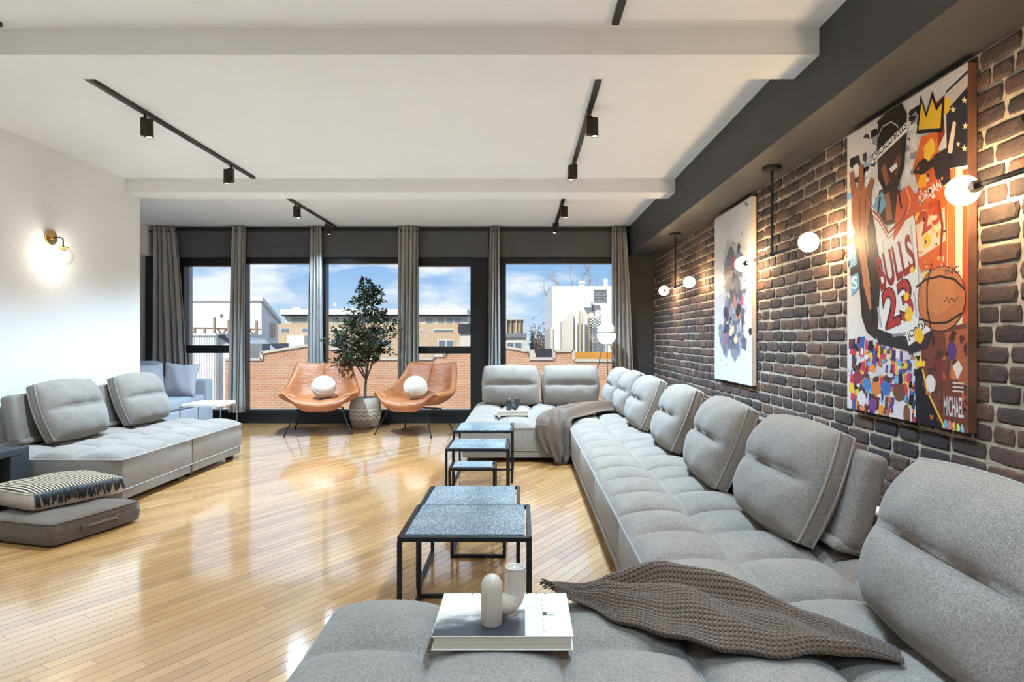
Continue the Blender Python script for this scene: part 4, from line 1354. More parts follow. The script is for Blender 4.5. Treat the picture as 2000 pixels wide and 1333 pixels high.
for i in range(26):
    t_ = i / 25
    p = V(near_throw(0.0, t_)); d = V((-1, 0.25, 0))
    q = p + d * rr.uniform(0.018, 0.034) + V((rr.uniform(-.008, .008), rr.uniform(-.012, .012), rr.uniform(-0.004, 0.014)))
    fr.tube([p, (p + q) / 2 + V((0, 0, 0.006)), q], 0.0026, 5)
for i in range(40):
    s_ = 0.30 + 0.16 * i / 39
    p = V(near_throw(s_, 1.0))
    q = p + V((rr.uniform(-.012, .012), rr.uniform(0.010, 0.028), rr.uniform(-0.002, 0.020)))
    fr.tube([p, (p + q) / 2 + V((0, 0, 0.004)), q], 0.0022, 5)
stuff(fr.build('fringe', M['knit'], tn, smooth='all'))
# far throw: over the far chaise and down its front
spine = [V(q) for q in ((0.97, 6.92, 0.420), (0.72, 6.78, 0.425), (0.52, 6.50, 0.425), (0.37, 6.25, 0.425), (0.315, 6.115, 0.418), (0.31, 6.075, 0.37), (0.30, 6.060, 0.24), (0.32, 6.050, 0.12), (0.33, 6.050, 0.055))]
wid = [0.12, 0.17, 0.21, 0.20, 0.175, 0.15, 0.135, 0.13, 0.11]
def far_throw(s, t):
    p = interp(spine, s)
    k = s * 8; i = min(int(k), 7); w = wid[i] + (wid[i+1] - wid[i]) * (k - i)
    u = t * 2 - 1
    hang = max(0.0, min(1.0, (s - 0.5) / 0.12))
    side = V((0.62, -0.78, 0)).lerp(V((1, 0, 0)), max(0.0, min(1.0, (s - 0.2) / 0.3)))
    q = p + side * (u * w)
    f = math.sin(2 * PI * (1.6 * t + 0.45 * s) + 0.6) * 0.040 + math.sin(2 * PI * (3.3 * t - 0.8 * s)) * 0.016
    e_ = (1 - abs(u) ** 6)
    q.z += ((f + 0.046) * e_ + 0.004) * (1 - hang)
    q.y -= ((f + 0.046) * e_ + 0.014) * hang
    q.x += 0.02 * math.sin(8 * s + 2 * t) * hang
    if hang >= 1: q.z += -0.05 * u * (s - 0.6) * 2 + 0.012 * math.sin(9 * t)
    q.z = max(q.z, 0.012)
    return q
tf = cloth('wool_throw', far_throw, 70, 30, 'wool', 'taupe wool throw draped over the corner of the far chaise down to the floor', 1.0, 0.5)
fr = MB()
for i in range(30):
    p = V(far_throw(1.0, i / 29)); fr.tube([p, p + V((rr.uniform(-.006, .006), -0.003, -min(0.03, p.z - 0.004)))], 0.0022, 5)
stuff(fr.build('fringe', M['wool'], tf, smooth='all'))
# ------------------------------------------------------------------ canvases on the brick wall
def print_mat():
    m, nt, bs = new_mat('printed_canvas')
    a = nt.nodes.new('ShaderNodeVertexColor'); a.layer_name = 'ink'
    g = nt.nodes.new('ShaderNodeNewGeometry')
    n = noise(nt, g.outputs['Position'], 60.0, 4, 0.7)
    mx = nt.nodes.new('ShaderNodeMixRGB'); mx.blend_type = 'MULTIPLY'; mx.inputs['Fac'].default_value = 0.6
    nt.links.new(a.outputs[0], mx.inputs['Color1'])
    nt.links.new(ramp(nt, n, [(0.3, (0.72, 0.72, 0.72)), (0.7, (1, 1, 1))]), mx.inputs['Color2'])
    nt.links.new(mx.outputs[0], bs.inputs['Base Color'])
    bs.inputs['Roughness'].default_value = 0.55
    bs.inputs['Specular IOR Level'].default_value = 0.3
    return m
M['print'] = print_mat()
XF = 1.815        # front plane of the canvases
def lin(c): return tuple(((q / 255.0) / 12.92 if q / 255.0 <= 0.04045 else ((q / 255.0 + 0.055) / 1.055) ** 2.4) for q in c)
class Art:
    """flat print built up in very thin layers on a canvas; shapes are given where they sit on the canvas"""
    def __init__(self, rect=None): self.v, self.f, self.c, self.n, self.rect = [], [], [], 0, rect
    def yz(self, px, py):
        Y = XF * F / (px - VX)
        return Y, EYE - (py - VY) * Y / F
    def raw(self, pts, col):
        if self.rect:
            pts = clip_poly(list(pts), *self.rect)
            if len(pts) < 3: return
        o = len(self.v); x = XF - 0.0004 - 0.000004 * self.n
        self.v.extend((x, y, z) for y, z in pts); self.f.append(tuple(range(o, o + len(pts)))); self.c.append(lin(col)); self.n += 1
    def poly(self, pts, col): self.raw([self.yz(*p) for p in pts], col)
    def blob(self, px, py, rx, ry, col, seed=0, rough=0.18, n=18):
        r = random.Random(seed + int(px * 7 + py))
        y0, z0 = self.yz(px, py); y1, _ = self.yz(px + rx, py); _, z1 = self.yz(px, py - ry)
        ry_, rz_ = abs(y0 - y1), abs(z1 - z0)
        self.raw([(y0 + ry_ * math.cos(2*PI*i/n) * (1 + r.uniform(-rough, rough)), z0 + rz_ * math.sin(2*PI*i/n) * (1 + r.uniform(-rough, rough))) for i in range(n)], col)
    def line(self, pts, w, col):
        q = [self.yz(*p) for p in pts]
        for a, b_ in zip(q, q[1:]):
            dy, dz = b_[0] - a[0], b_[1] - a[1]; L = math.hypot(dy, dz) or 1
            ny, nz = -dz / L * w / 2, dy / L * w / 2
            self.raw([(a[0]+ny, a[1]+nz), (b_[0]+ny, b_[1]+nz), (b_[0]-ny, b_[1]-nz), (a[0]-ny, a[1]-nz)], col)
    def text(self, s, p0, p1, h, col, shear=0.0, bold=0.0):
        """letters from p0 to p1 (pixel points on the canvas), h = letter height in metres"""
        cu = bpy.data.curves.new('lettering', 'FONT'); cu.body = s; cu.size = 1.0; cu.offset = bold
        ob = bpy.data.objects.new('lettering', cu); C.objects.link(ob)
        dg = bpy.context.evaluated_depsgraph_get(); dg.update()
        me = bpy.data.meshes.new_from_object(ob.evaluated_get(dg))
        xs = [v.co.x for v in me.vertices]; x0, x1 = min(xs), max(xs)
        ys = [v.co.y for v in me.vertices]; b0, b1 = min(ys), max(ys)
        a, b_ = self.yz(*p0), self.yz(*p1)
        ey, ez = b_[0] - a[0], b_[1] - a[1]; L = math.hypot(ey, ez)
        uy, uz = -ez / L, ey / L
        if uz < 0: uy, uz = -uy, -uz
        if shear: uy, uz = shear, 1.0
        o = len(self.v); x = XF - 0.0004 - 0.000004 * self.n
        for v in me.vertices:
            s_ = (v.co.x - x0) / (x1 - x0); t_ = (v.co.y - b0) / (b1 - b0) * h
            self.v.append((x, a[0] + ey * s_ + uy * t_, a[1] + ez * s_ + uz * t_))
        for p in me.polygons: self.f.append(tuple(o + i for i in p.vertices)); self.c.append(lin(col))
        self.n += 1
        bpy.data.objects.remove(ob); bpy.data.curves.remove(cu); bpy.data.meshes.remove(me)
    def build(self, name, parent):
        me = bpy.data.meshes.new(name); me.from_pydata(self.v, [], self.f); me.materials.append(M['print'])
        ca = me.color_attributes.new('ink', 'FLOAT_COLOR', 'CORNER')
        k = 0
        for p, c in zip(me.polygons, self.c):
            for li in p.loop_indices: ca.data[li].color = (*c, 1)
        return link(name, me, parent)

def canvas(y0, y1, z0, z1, edge_mat, label):
    t = thing('canvas_painting', label, 'painting', (0, 0, 0))
    MB().bevbox(XF, XR - 0.012, y0, y1, z0, z1, 0.002, 1).build('canvas', edge_mat, t)
    return t
# ---- large collage
Yn, Yf = 2.585, 3.545
pz0, pz1 = 0.812, 2.325
t = canvas(Yn, Yf, pz0, pz1, plain('collage_edge', (0.16, 0.07, 0.045), 0.6, vary=0.5, scale=5), 'large street-art collage canvas of a basketball player in a red-lettered jersey')
a = Art((Yn, Yf, pz0, pz1))
a.raw([(Yf, pz0), (Yn, pz0), (Yn, pz1), (Yf, pz1)], (222, 214, 206))
def clampY(px): return max(1658, min(1894, px))
W_, K_, OR, YE, RE, BL, PU = (236, 232, 228), (34, 30, 32), (226, 110, 44), (244, 196, 60), (176, 44, 44), (120, 178, 208), (108, 70, 140)
ra = random.Random(4)
# top-left grey graffiti ground
for i in range(150):
    px = ra.uniform(1656, 1800); py = 330 - (px - 1658) * 0.62 + ra.uniform(-80, 230)
    if py < 268 - (px - 1658) * 0.60: py += 60
    s = ra.choice((K_, (62, 54, 56), W_, (196, 192, 192), (150, 148, 152), K_, BL if ra.random() < .6 else W_))
    a.poly([(px, py), (px + ra.uniform(5, 15), py - ra.uniform(0, 9)), (px + ra.uniform(4, 15), py + ra.uniform(5, 22)), (px - ra.uniform(0, 4), py + ra.uniform(6, 20))], s)
# flag on the right
a.poly([(1848, 178), (1894, 134), (1894, 322), (1850, 330)], (46, 42, 50))
for px0, px1, c in ((1836, 1852, (238, 214, 168)), (1852, 1866, (226, 120, 52)), (1866, 1880, (248, 226, 184)), (1880, 1894, (206, 82, 40))):
    a.poly([(px0, 332), (px1, 328), (px1, 632), (px0, 636)], c)
for sx, sy, sr in ((1862, 214, 8), (1884, 196, 8), (1886, 246, 8), (1884, 290, 8), (1872, 282, 6), (1866, 172, 6)):
    pts = []
    for i in range(10):
        r_ = sr if i % 2 == 0 else sr * 0.42
        pts.append((sx + 0.8 * r_ * math.sin(PI * i / 5), sy - r_ * math.cos(PI * i / 5)))
    a.poly(pts, (240, 222, 170))
a.poly([(1838, 192), (1894, 140), (1894, 165), (1850, 215)], (214, 196, 186))
a.poly([(1824, 205), (1840, 190), (1846, 260), (1828, 300)], (160, 52, 40))
a.poly([(1850, 300), (1862, 236), (1868, 240), (1860, 300)], (240, 214, 190))
a.blob(1846, 208, 12, 16, YE, 1)
# bottom collage ground
for i in range(330):
    px = ra.uniform(1656, 1806); top = 655 + (px - 1658) * 0.16; py = ra.uniform(top, 790 + (px - 1658) * 0.19)
    c = ra.choice((PU, (66, 92, 160), (210, 60, 90), (232, 228, 228), K_, (238, 150, 60), BL, (214, 206, 214), (120, 60, 60), (60, 60, 80), YE, (180, 120, 90)))
    w = ra.uniform(3, 10); h = ra.uniform(7, 28)
    a.poly([(clampY(px), py), (clampY(px + w), py + ra.uniform(-2, 3)), (clampY(px + w * ra.uniform(.6, 1.2)), py + h), (clampY(px - 2), py + h * .8)], c)
# small crowd of anonymous players along the bottom
for px, py, s, c in ((1676, 730, 1.0, (150, 60, 70)), (1694, 745, .9, (80, 130, 190)), (1712, 752, 1.0, (226, 130, 60)), (1730, 752, 1.0, (70, 110, 180)), (1684, 772, 1.0, (220, 216, 216)), (1706, 785, .9, (130, 70, 140))):
    a.blob(px, py - 11 * s, 5 * s, 6 * s, (92, 58, 44), 3, 0.08); a.blob(px, py + 7 * s, 9 * s, 14 * s, c, 5, 0.12); a.line([(px - 5, py + 18 * s), (px - 6, py + 30 * s)], .012, K_)
a.blob(1757, 768, 12, 18, (120, 76, 54), 8, 0.05); a.poly([(1744, 836), (1746, 792), (1764, 782), (1782, 800), (1784, 842)], (226, 214, 216)); a.blob(1772, 812, 7, 22, (132, 84, 58), 9, 0.06)
# brown panel lower right
a.poly([(1800, 645), (1894, 632), (1894, 848), (1800, 820)], (122, 62, 46))
a.poly([(1846, 650), (1894, 640), (1894, 760), (1856, 740)], (176, 92, 54))
for px, py, s, c in ((1836, 716, 1.3, (126, 50, 48)), (1818, 744, 1.0, (228, 216, 214)), (1860, 680, 1.0, (92, 56, 120)), (1866, 724, .8, (214, 120, 70))):
    a.blob(px, py - 18 * s, 6 * s, 8 * s, (84, 50, 38), 3, 0.06); a.blob(px, py + 6 * s, 10 * s, 18 * s, c, 5, 0.08)
    a.line([(px - 4, py + 22 * s), (px - 7, py + 48 * s)], .016, (98, 60, 46)); a.line([(px + 4, py + 22 * s), (px + 6, py + 50 * s)], .016, (98, 60, 46))
a.poly([(1790, 842), (1788, 724), (1800, 716), (1808, 760), (1826, 800), (1846, 846)], (30, 28, 36))
a.line([(1803, 722), (1812, 764), (1830, 802), (1846, 836)], .010, YE)
a.poly([(1788, 716), (1790, 698), (1795, 708), (1799, 694), (1803, 708), (1808, 697), (1808, 716)], (246, 200, 60))
# second figure, orange
a.poly([(1784, 330), (1800, 268), (1832, 256), (1836, 330), (1826, 372), (1800, 380)], OR)
a.poly([(1784, 330), (1790, 312), (1826, 300), (1840, 330), (1832, 370), (1800, 385)], (206, 92, 38))
a.poly([(1784, 338), (1796, 316), (1822, 300), (1824, 326), (1802, 342)], (56, 36, 30))
a.poly([(1820, 306), (1852, 288), (1858, 352), (1834, 372)], (54, 44, 46))
a.poly([(1780, 392), (1800, 366), (1832, 350), (1852, 372), (1850, 520), (1800, 530), (1782, 480)], (218, 98, 42))
a.poly([(1790, 440), (1846, 404), (1848, 470), (1796, 505)], (240, 214, 180))
a.blob(1816, 292, 11, 20, YE, 2); a.blob(1803, 354, 10, 14, (244, 170, 50), 3); a.blob(1793, 424, 5, 9, YE, 5); a.blob(1811, 470, 8, 14, YE, 7); a.blob(1840, 455, 7, 9, (240, 190, 80), 9)
for i in range(60):
    px, py = ra.uniform(1786, 1850), ra.uniform(300, 540)
    a.blob(px, py, ra.uniform(1, 4), ra.uniform(1.5, 6), ra.choice((OR, (196, 74, 36), YE, W_, (60, 40, 40), (240, 160, 90))), i, .4, 8)
a.text('JORDAN', (1797, 404), (1841, 372), 0.052, W_, bold=0.02)
a.text('23', (1802, 462), (1842, 428), 0.105, (198, 70, 38), bold=0.03)
# crown
a.poly([(1791, 262), (1799, 186), (1810, 220), (1822, 178), (1831, 208), (1846, 184), (1842, 258)], (30, 26, 26))
a.poly([(1795, 254), (1801, 200), (1810, 230), (1822, 192), (1830, 217), (1841, 200), (1838, 250)], (240, 192, 46))
# player in cap
a.poly([(1714, 292), (1716, 238), (1736, 212), (1762, 200), (1772, 222), (1772, 262), (1766, 330), (1752, 372), (1732, 382), (1716, 350)], (40, 32, 32))
a.poly([(1716, 318), (1722, 284), (1760, 262), (1764, 310), (1752, 352), (1734, 366), (1720, 348)], (74, 46, 36))
a.poly([(1722, 330), (1730, 318), (1738, 352), (1732, 364)], (150, 92, 62)); a.poly([(1746, 318), (1758, 300), (1760, 320), (1750, 344)], (128, 78, 54))
a.poly([(1738, 330), (1752, 318), (1754, 326), (1742, 338)], W_)
a.line([(1716, 268), (1724, 248), (1742, 238), (1754, 246), (1758, 262)], .006, (214, 206, 200))
a.poly([(1718, 372), (1752, 362), (1764, 400), (1762, 432), (1734, 440), (1712, 420)], (64, 42, 36)); a.poly([(1728, 380), (1738, 376), (1744, 428), (1732, 432)], (170, 104, 70))
# jersey
a.poly([(1700, 400), (1716, 416), (1734, 448), (1760, 424), (1774, 396), (1788, 430), (1794, 520), (1796, 620), (1786, 672), (1740, 664), (1712, 656), (1722, 520)], W_)
a.poly([(1754, 380), (1776, 362), (1788, 380), (1786, 420), (1770, 430), (1758, 452), (1746, 470), (1748, 436)], (222, 96, 52))
a.line([(1706, 412), (1718, 424), (1736, 456), (1762, 430), (1776, 402)], .012, RE); a.line([(1704, 420), (1717, 432), (1736, 466), (1764, 438), (1778, 410)], .006, RE)
a.poly([(1710, 640), (1740, 652), (1786, 660), (1826, 646), (1812, 680), (1786, 690), (1768, 684), (1716, 672)], (46, 42, 46))
# raised arm and hand
a.poly([(1668, 470), (1676, 420), (1702, 402), (1712, 450), (1720, 560), (1716, 640), (1712, 664), (1694, 650), (1684, 620), (1678, 540)], (52, 38, 36))
a.poly([(1676, 470), (1682, 432), (1694, 424), (1698, 520), (1706, 600), (1700, 606), (1688, 560)], (196, 126, 86))
a.poly([(1664, 430), (1664, 382), (1672, 368), (1692, 366), (1702, 384), (1698, 436), (1688, 462), (1674, 466)], (176, 110, 74))
for q in (((1664, 388), (1660, 338), (1668, 334), (1674, 372)), ((1676, 372), (1680, 322), (1688, 322), (1688, 372)), ((1690, 376), (1702, 346), (1708, 352), (1700, 392))): a.poly(q, (158, 96, 64))
for q in (((1668, 396), (1670, 450)), ((1680, 384), (1681, 452)), ((1692, 390), (1690, 446))): a.line(q, .005, (74, 44, 34))
a.poly([(1662, 500), (1674, 480), (1680, 560), (1664, 580)], BL); a.poly([(1662, 524), (1676, 516), (1678, 532), (1662, 540)], K_)
a.poly([(1706, 402), (1724, 372), (1732, 400), (1720, 420)], BL)
a.text('S', (1664, 566), (1676, 564), 0.07, W_, bold=0.02)
# strokes that shape the painted figure
for q, c, w in ((((1722, 356), (1730, 372), (1746, 362)), (34, 24, 22), .010), (((1728, 300), (1740, 292)), (30, 22, 22), .014), (((1720, 385), (1716, 418)), (30, 24, 24), .016),
                (((1756, 372), (1762, 408)), (38, 28, 26), .014), (((1690, 470), (1702, 560), (1708, 632)), (28, 22, 24), .022), (((1672, 480), (1682, 560), (1690, 622)), (34, 26, 26), .014),
                (((1684, 440), (1692, 500), (1700, 560)), (222, 158, 118), .008), (((1724, 470), (1730, 520)), (196, 194, 198), .014), (((1780, 440), (1786, 500)), (200, 196, 200), .014),
                (((1716, 600), (1722, 640)), (180, 178, 186), .02), (((1744, 656), (1772, 652)), (150, 148, 158), .014), (((1786, 570), (1792, 620)), (190, 186, 192), .016),
                (((1714, 240), (1728, 226), (1748, 220)), (70, 58, 58), .012), (((1770, 366), (1780, 392), (1772, 420)), (244, 150, 90), .014), 
                (((1834, 392), (1842, 440), (1838, 500)), (150, 52, 34), .016)):
    a.line(q, w, c)
for i in range(40):
    px, py = ra.uniform(1800, 1894), ra.uniform(650, 830)
    a.blob(px, py, ra.uniform(1.5, 5), ra.uniform(2, 9), ra.choice(((96, 44, 36), (150, 74, 48), (190, 104, 62), (70, 36, 34))), i, .4, 8)
# slogan band over the eyes
a.poly([(1704, 322), (1706, 304), (1772, 238), (1774, 256)], (238, 234, 226))
a.text('CHICAGO BULLS', (1707, 316), (1772, 250), 0.042, K_, bold=0.015)
a.text('BULLS', (1722, 572), (1792, 526), 0.185, (152, 38, 40), bold=0.03)
a.text('23', (1731, 648), (1791, 622), 0.21, (60, 24, 28), bold=0.05)
a.text('23', (1734, 646), (1789, 620), 0.20, (182, 52, 52), bold=0.02)
a.poly([(1770, 652), (1826, 618), (1832, 636), (1776, 676)], (236, 228, 220))
a.text('JORDAN', (1776, 668), (1826, 634), 0.045, K_, bold=0.015)
a.blob(1776, 614, 8, 15, YE, 11); a.blob(1772, 580, 5, 8, YE, 12); a.blob(1796, 656, 9, 15, (244, 190, 50), 13); a.blob(1783, 528, 4, 7, YE, 14); a.blob(1770, 715, 4, 6, YE, 15)
# ball
a.blob(1838, 584, 50, 64, (44, 30, 26), 20, 0.0, 40); a.blob(1838, 584, 48.5, 62.5, (196, 116, 68), 21, 0.0, 40); a.blob(1832, 572, 34, 42, (208, 130, 80), 22, 0.04, 30)
a.line([(1790, 562), (1810, 546), (1838, 540), (1866, 546), (1886, 566)], .010, (44, 30, 26)); a.line([(1796, 622), (1824, 632), (1852, 630), (1880, 612)], .010, (44, 30, 26))
a.line([(1818, 526), (1812, 560), (1812, 600), (1820, 644)], .010, (44, 30, 26))
a.text('INC', (1848, 540), (1876, 532), 0.030, (60, 44, 60))
a.line([(1846, 590), (1852, 580), (1854, 592), (1860, 582), (1866, 590), (1874, 580)], .004, (60, 36, 30))
for i, c in enumerate(((120, 190, 200), (232, 120, 150), (244, 190, 60), (210, 226, 130), (150, 200, 220))): a.blob(1849 + i * 8, 829 + i * 2.5, 4, 9, c, 30 + i, 0.3, 9)
a.text('MICHAEL', (1845, 812), (1884, 818), 0.085, (226, 222, 220), bold=0.01)
for i in range(3): a.line([(1862, 748 + i * 8), (1884, 750 + i * 8)], .007, (222, 200, 180))
a.poly([(1862, 716), (1874, 704), (1882, 720), (1872, 742)], (232, 214, 196))
a.build('print', t)
# ---- pale canvas, loose abstract marks
Yn2, Yf2 = 5.02, 5.985
t = canvas(Yn2, Yf2, 0.822, 2.322, plain('canvas_edge', (0.70, 0.62, 0.52), 0.7), 'tall pale canvas with a loose dark splash of paint down the middle')
a = Art((Yn2, Yf2, 0.822, 2.322))
a.raw([(Yf2, 0.822), (Yn2, 0.822), (Yn2, 2.322), (Yf2, 2.322)], (216, 215, 216))
rp = random.Random(12)
pal = ((70, 72, 86), (98, 104, 122), (54, 52, 64), (84, 86, 104), (110, 112, 126), (60, 66, 84), (130, 134, 150), (74, 84, 108), (150, 156, 170), (112, 150, 176), (206, 130, 110), (186, 96, 120), (120, 118, 130), (228, 206, 160), (170, 176, 186))
for i in range(60): a.blob(rp.gauss(1432, 9), rp.uniform(490, 690), rp.uniform(6, 13), rp.uniform(10, 24), (182 + rp.randint(-12, 12), 184 + rp.randint(-10, 10), 194 + rp.randint(-10, 10)), i, 0.35, 14)
for i in range(110):
    py = rp.uniform(500, 690); wd = 5 if py < 600 else 11
    g = rp.randint(96, 150)
    a.blob(rp.gauss(1432, wd), py, rp.uniform(4, 8), rp.uniform(8, 22), (g, g + 2, g + rp.randint(8, 20)), i, 0.4, 12)
for i in range(105):
    py = rp.triangular(478, 694, 650); wd = 11 if py < 560 else 14 if py < 610 else 22
    a.blob(rp.gauss(1432, wd * 0.55), py, rp.uniform(1.6, 5), rp.uniform(3, 14), rp.choice(pal), i, 0.4, 10)
for i in range(60): a.blob(rp.uniform(1402, 1466), rp.uniform(430, 720), rp.uniform(0.4, 1.0), rp.uniform(0.6, 1.6), rp.choice(pal[:4]), i, 0.3, 7)
a.blob(1457, 397, 1.5, 2.5, K_, 2, 0.3); a.blob(1460, 400, 1.2, 2, K_, 4, 0.3)
a.build('print', t)
# ------------------------------------------------------------------ outside
def ext(name, col, rough=0.85, vary=0.08, scale=2.0): return plain(name, col, rough, vary=vary, scale=scale, spec=0.2)
M['o_white'] = ext('white_render', (0.80, 0.79, 0.77))
M['o_cream'] = ext('cream_render', (0.66, 0.62, 0.54))
M['o_beige'] = ext('beige_brickwork', (0.58, 0.43, 0.29), vary=0.15, scale=4)
M['o_grey'] = ext('grey_roof', (0.22, 0.23, 0.25))
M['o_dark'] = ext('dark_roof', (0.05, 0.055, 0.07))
M['o_trim'] = ext('coping_stone', (0.56, 0.49, 0.42))
M['o_glass'] = plain('far_window_glass', (0.16, 0.21, 0.24), 0.08, spec=0.8)
M['o_rust'] = ext('rusty_steel', (0.22, 0.13, 0.075), vary=0.3)
M['o_wood'] = ext('weathered_wood', (0.34, 0.25, 0.17), vary=0.3)
M['o_orange'] = ext('orange_tarp', (0.62, 0.30, 0.06))
M['o_ground'] = ext('street_ground', (0.20, 0.19, 0.18), vary=0.2, scale=0.3)
def far_brick():
    m, nt, bs = new_mat('orange_brickwork')
    v = coords(nt, (1, 1, 1), (PI/2, 0, 0))
    b_ = nt.nodes.new('ShaderNodeTexBrick')
    b_.inputs['Color1'].default_value = (0.60, 0.30, 0.17, 1); b_.inputs['Color2'].default_value = (0.50, 0.235, 0.13, 1)
    b_.inputs['Mortar'].default_value = (0.60, 0.45, 0.33, 1)
    b_.inputs['Scale'].default_value = 1.0
    b_.inputs['Mortar Size'].default_value = 0.012; b_.inputs['Brick Width'].default_value = 0.22; b_.inputs['Row Height'].default_value = 0.075
    nt.links.new(v, b_.inputs['Vector'])
    n = noise(nt, v, 1.2, 4, 0.6)
    mx = nt.nodes.new('ShaderNodeMixRGB'); mx.blend_type = 'MULTIPLY'; mx.inputs['Fac'].default_value = 0.8
    nt.links.new(b_.outputs[0], mx.inputs['Color1']); nt.links.new(ramp(nt, n, [(0.3, (0.8, 0.76, 0.74)), (0.7, (1, 1, 1))]), mx.inputs['Color2'])
    nt.links.new(mx.outputs[0], bs.inputs['Base Color'])
    bs.inputs['Roughness'].default_value = 0.9
    return m
M['o_brick'] = far_brick()

struct(MB().box(-90, 90, 9.6, 160, -7.2, -7.0).build('ground', M['o_ground']))

# brick neighbour across the yard, with a stepped and gabled parapet
Yp = 21.0
nb = thing('brick_building', 'orange brick building with a stepped gabled parapet across the yard', 'building', (0, Yp, 0))
prof = [(440, 704), (512, 704), (512, 691), (604, 676), (690, 690), (700, 703), (846, 703), (846, 697), (868, 697), (868, 690), (945, 672), (1030, 688), (1034, 703), (1082, 703), (1082, 688), (1119, 687), (1121, 706), (1260, 707)]
pts = [(PX(x, Yp), PZ(y, Yp)) for x, y in prof]
MB().prism([(pts[0][0], -7.0)] + pts + [(pts[-1][0], -7.0)], 0.0, 0.35).build('wall', M['o_brick'], nb)
for (a0, b0) in zip(pts, pts[1:]):
    d = Vector((b0[0] - a0[0], 0, b0[1] - a0[1]))
    if d.length < 0.05: continue
    vert = abs(d.x) < 0.06
    MB().bar((a0[0], 0.15, a0[1] + 0.03), (b0[0], 0.15, b0[1] + 0.03), 0.09 if vert else 0.46, 0.46 if vert else 0.08).build('coping', M['o_trim'], nb)
MB().box(pts[0][0], pts[-1][0], 0.35, 3.6, -1.2, -0.9).build('roof', M['o_grey'], nb)
for (x0, x1, y0, y1, m) in ((480, 512, 672, 704, 'o_grey'), (640, 700, 682, 704, 'o_dark'), (1036, 1078, 682, 706, 'o_dark'), (1122, 1230, 689, 704, 'o_orange')):
    Yq = Yp + 0.9
    MB().box(PX(x0, Yq), PX(x1, Yq), 0.9, 1.6, PZ(y1, Yq) - 0.3, PZ(y0, Yq)).build('roof_box', M[m], nb)

# white corrugated shed at the left
Ys = 22.5
sh = thing('corrugated_shed', 'white corrugated metal shed left of the brick building', 'shed', (0, Ys, 0))
x0, x1 = PX(340, Ys), PX(420, Ys)
zt = PZ(656, Ys)
MB().box(x0, x1, 0.04, 4.0, -7.0, zt).build('wall', M['o_white'], sh)
n = 16
for i in range(n):
    xa = x0 + (x1 - x0) * i / n
    MB().bevbox(xa + 0.004, xa + (x1 - x0) / n * 0.72, 0.0, 0.06, -7.0, zt, 0.02, 1).build('panel', M['o_white'], sh)
MB().box(x0 - 0.1, x1 + 0.05, -0.08, 4.0, zt, zt + 0.07).build('cap', M['o_white'], sh)
xr = PX(455, Ys)
MB().prism([(x1, -7.0), (x1, zt), (xr, zt - 0.55), (xr, -7.0)], 0.35, 3.9).build('lean_to', M['o_white'], sh)
MB().bar((x1, 0.4, zt + 0.03), (xr + 0.1, 0.4, zt - 0.55), 0.3, 0.07).build('verge', M['o_dark'], sh)

# white house with a falling roof
Yw = 32.0
wh = thing('white_house', 'white house with a single sloping roof and one side window', 'house', (0, Yw, 0))
xl, xr, zt = PX(300, Yw), PX(511, Yw), PZ(588, Yw)
dep = 2.15
vs = [(xl, 0, -7), (xr, 0, -7), (xr, 0, zt), (xl, 0, zt), (xl, dep, -7), (xr, dep, -7), (xr, dep, zt - 1.0), (xl, dep, zt - 1.0)]
MB().add(vs, [(0, 1, 2, 3), (4, 7, 6, 5), (1, 5, 6, 2), (0, 3, 7, 4), (3, 2, 6, 7), (0, 4, 5, 1)]).build('wall', M['o_white'], wh)
MB().add([(xl - .1, -.15, zt), (xr + .12, -.15, zt), (xr + .12, dep + .2, zt - 1.1), (xl - .1, dep + .2, zt - 1.1), (xl - .1, -.15, zt + .22), (xr + .12, -.15, zt + .22), (xr + .12, dep + .2, zt - .9), (xl - .1, dep + .2, zt - .9)],
         [(0, 1, 2, 3), (4, 7, 6, 5), (0, 4, 5, 1), (1, 5, 6, 2), (2, 6, 7, 3), (3, 7, 4, 0)]).build('roof', M['o_white'], wh)
w = MB().box(xr - 0.02, xr + 0.05, 0.95, 1.65, 1.2, 2.05).build('window', M['o_cream'], wh)
MB().box(xr + 0.04, xr + 0.07, 1.02, 1.58, 1.27, 1.98).build('pane', M['o_beige'], w)
for q in (433, 484): MB().box(PX(q, Yw) - .06, PX(q, Yw) + .06, -0.05, 0.02, PZ(620, Yw), PZ(614, Yw)).build('vent', M['o_grey'], wh)

# roof-top railing of posts and braces
Yt = 28.0
rl = thing('rooftop_railing', 'rusty rooftop railing with crossed braces before the white house', 'railing', (0, Yt, 0))
for q, top in ((380, 641), (400, 641), (419, 620), (447, 626), (461, 641), (483, 641), (501, 627)):
    MB().bar((PX(q, Yt), 0, PZ(676, Yt)), (PX(q, Yt), 0, PZ(top, Yt)), 0.09).build('post', M['o_wood'], rl)
for yy in (641, 658): MB().bar((PX(372, Yt), 0, PZ(yy, Yt)), (PX(509, Yt), 0, PZ(yy + 3, Yt)), 0.06).build('rail', M['o_rust'], rl)
for q in (425, 447, 470, 486):
    MB().bar((PX(q, Yt), 0.05, PZ(643, Yt)), (PX(q + 16, Yt), 0.05, PZ(671, Yt)), 0.05).build('brace', M['o_rust'], rl)
    MB().bar((PX(q + 16, Yt), 0.05, PZ(643, Yt)), (PX(q, Yt), 0.05, PZ(671, Yt)), 0.05).build('brace', M['o_rust'], rl)
MB().box(PX(360, Yt), PX(515, Yt), 0.2, 3.0, -7, PZ(672, Yt)).build('deck', M['o_grey'], rl)

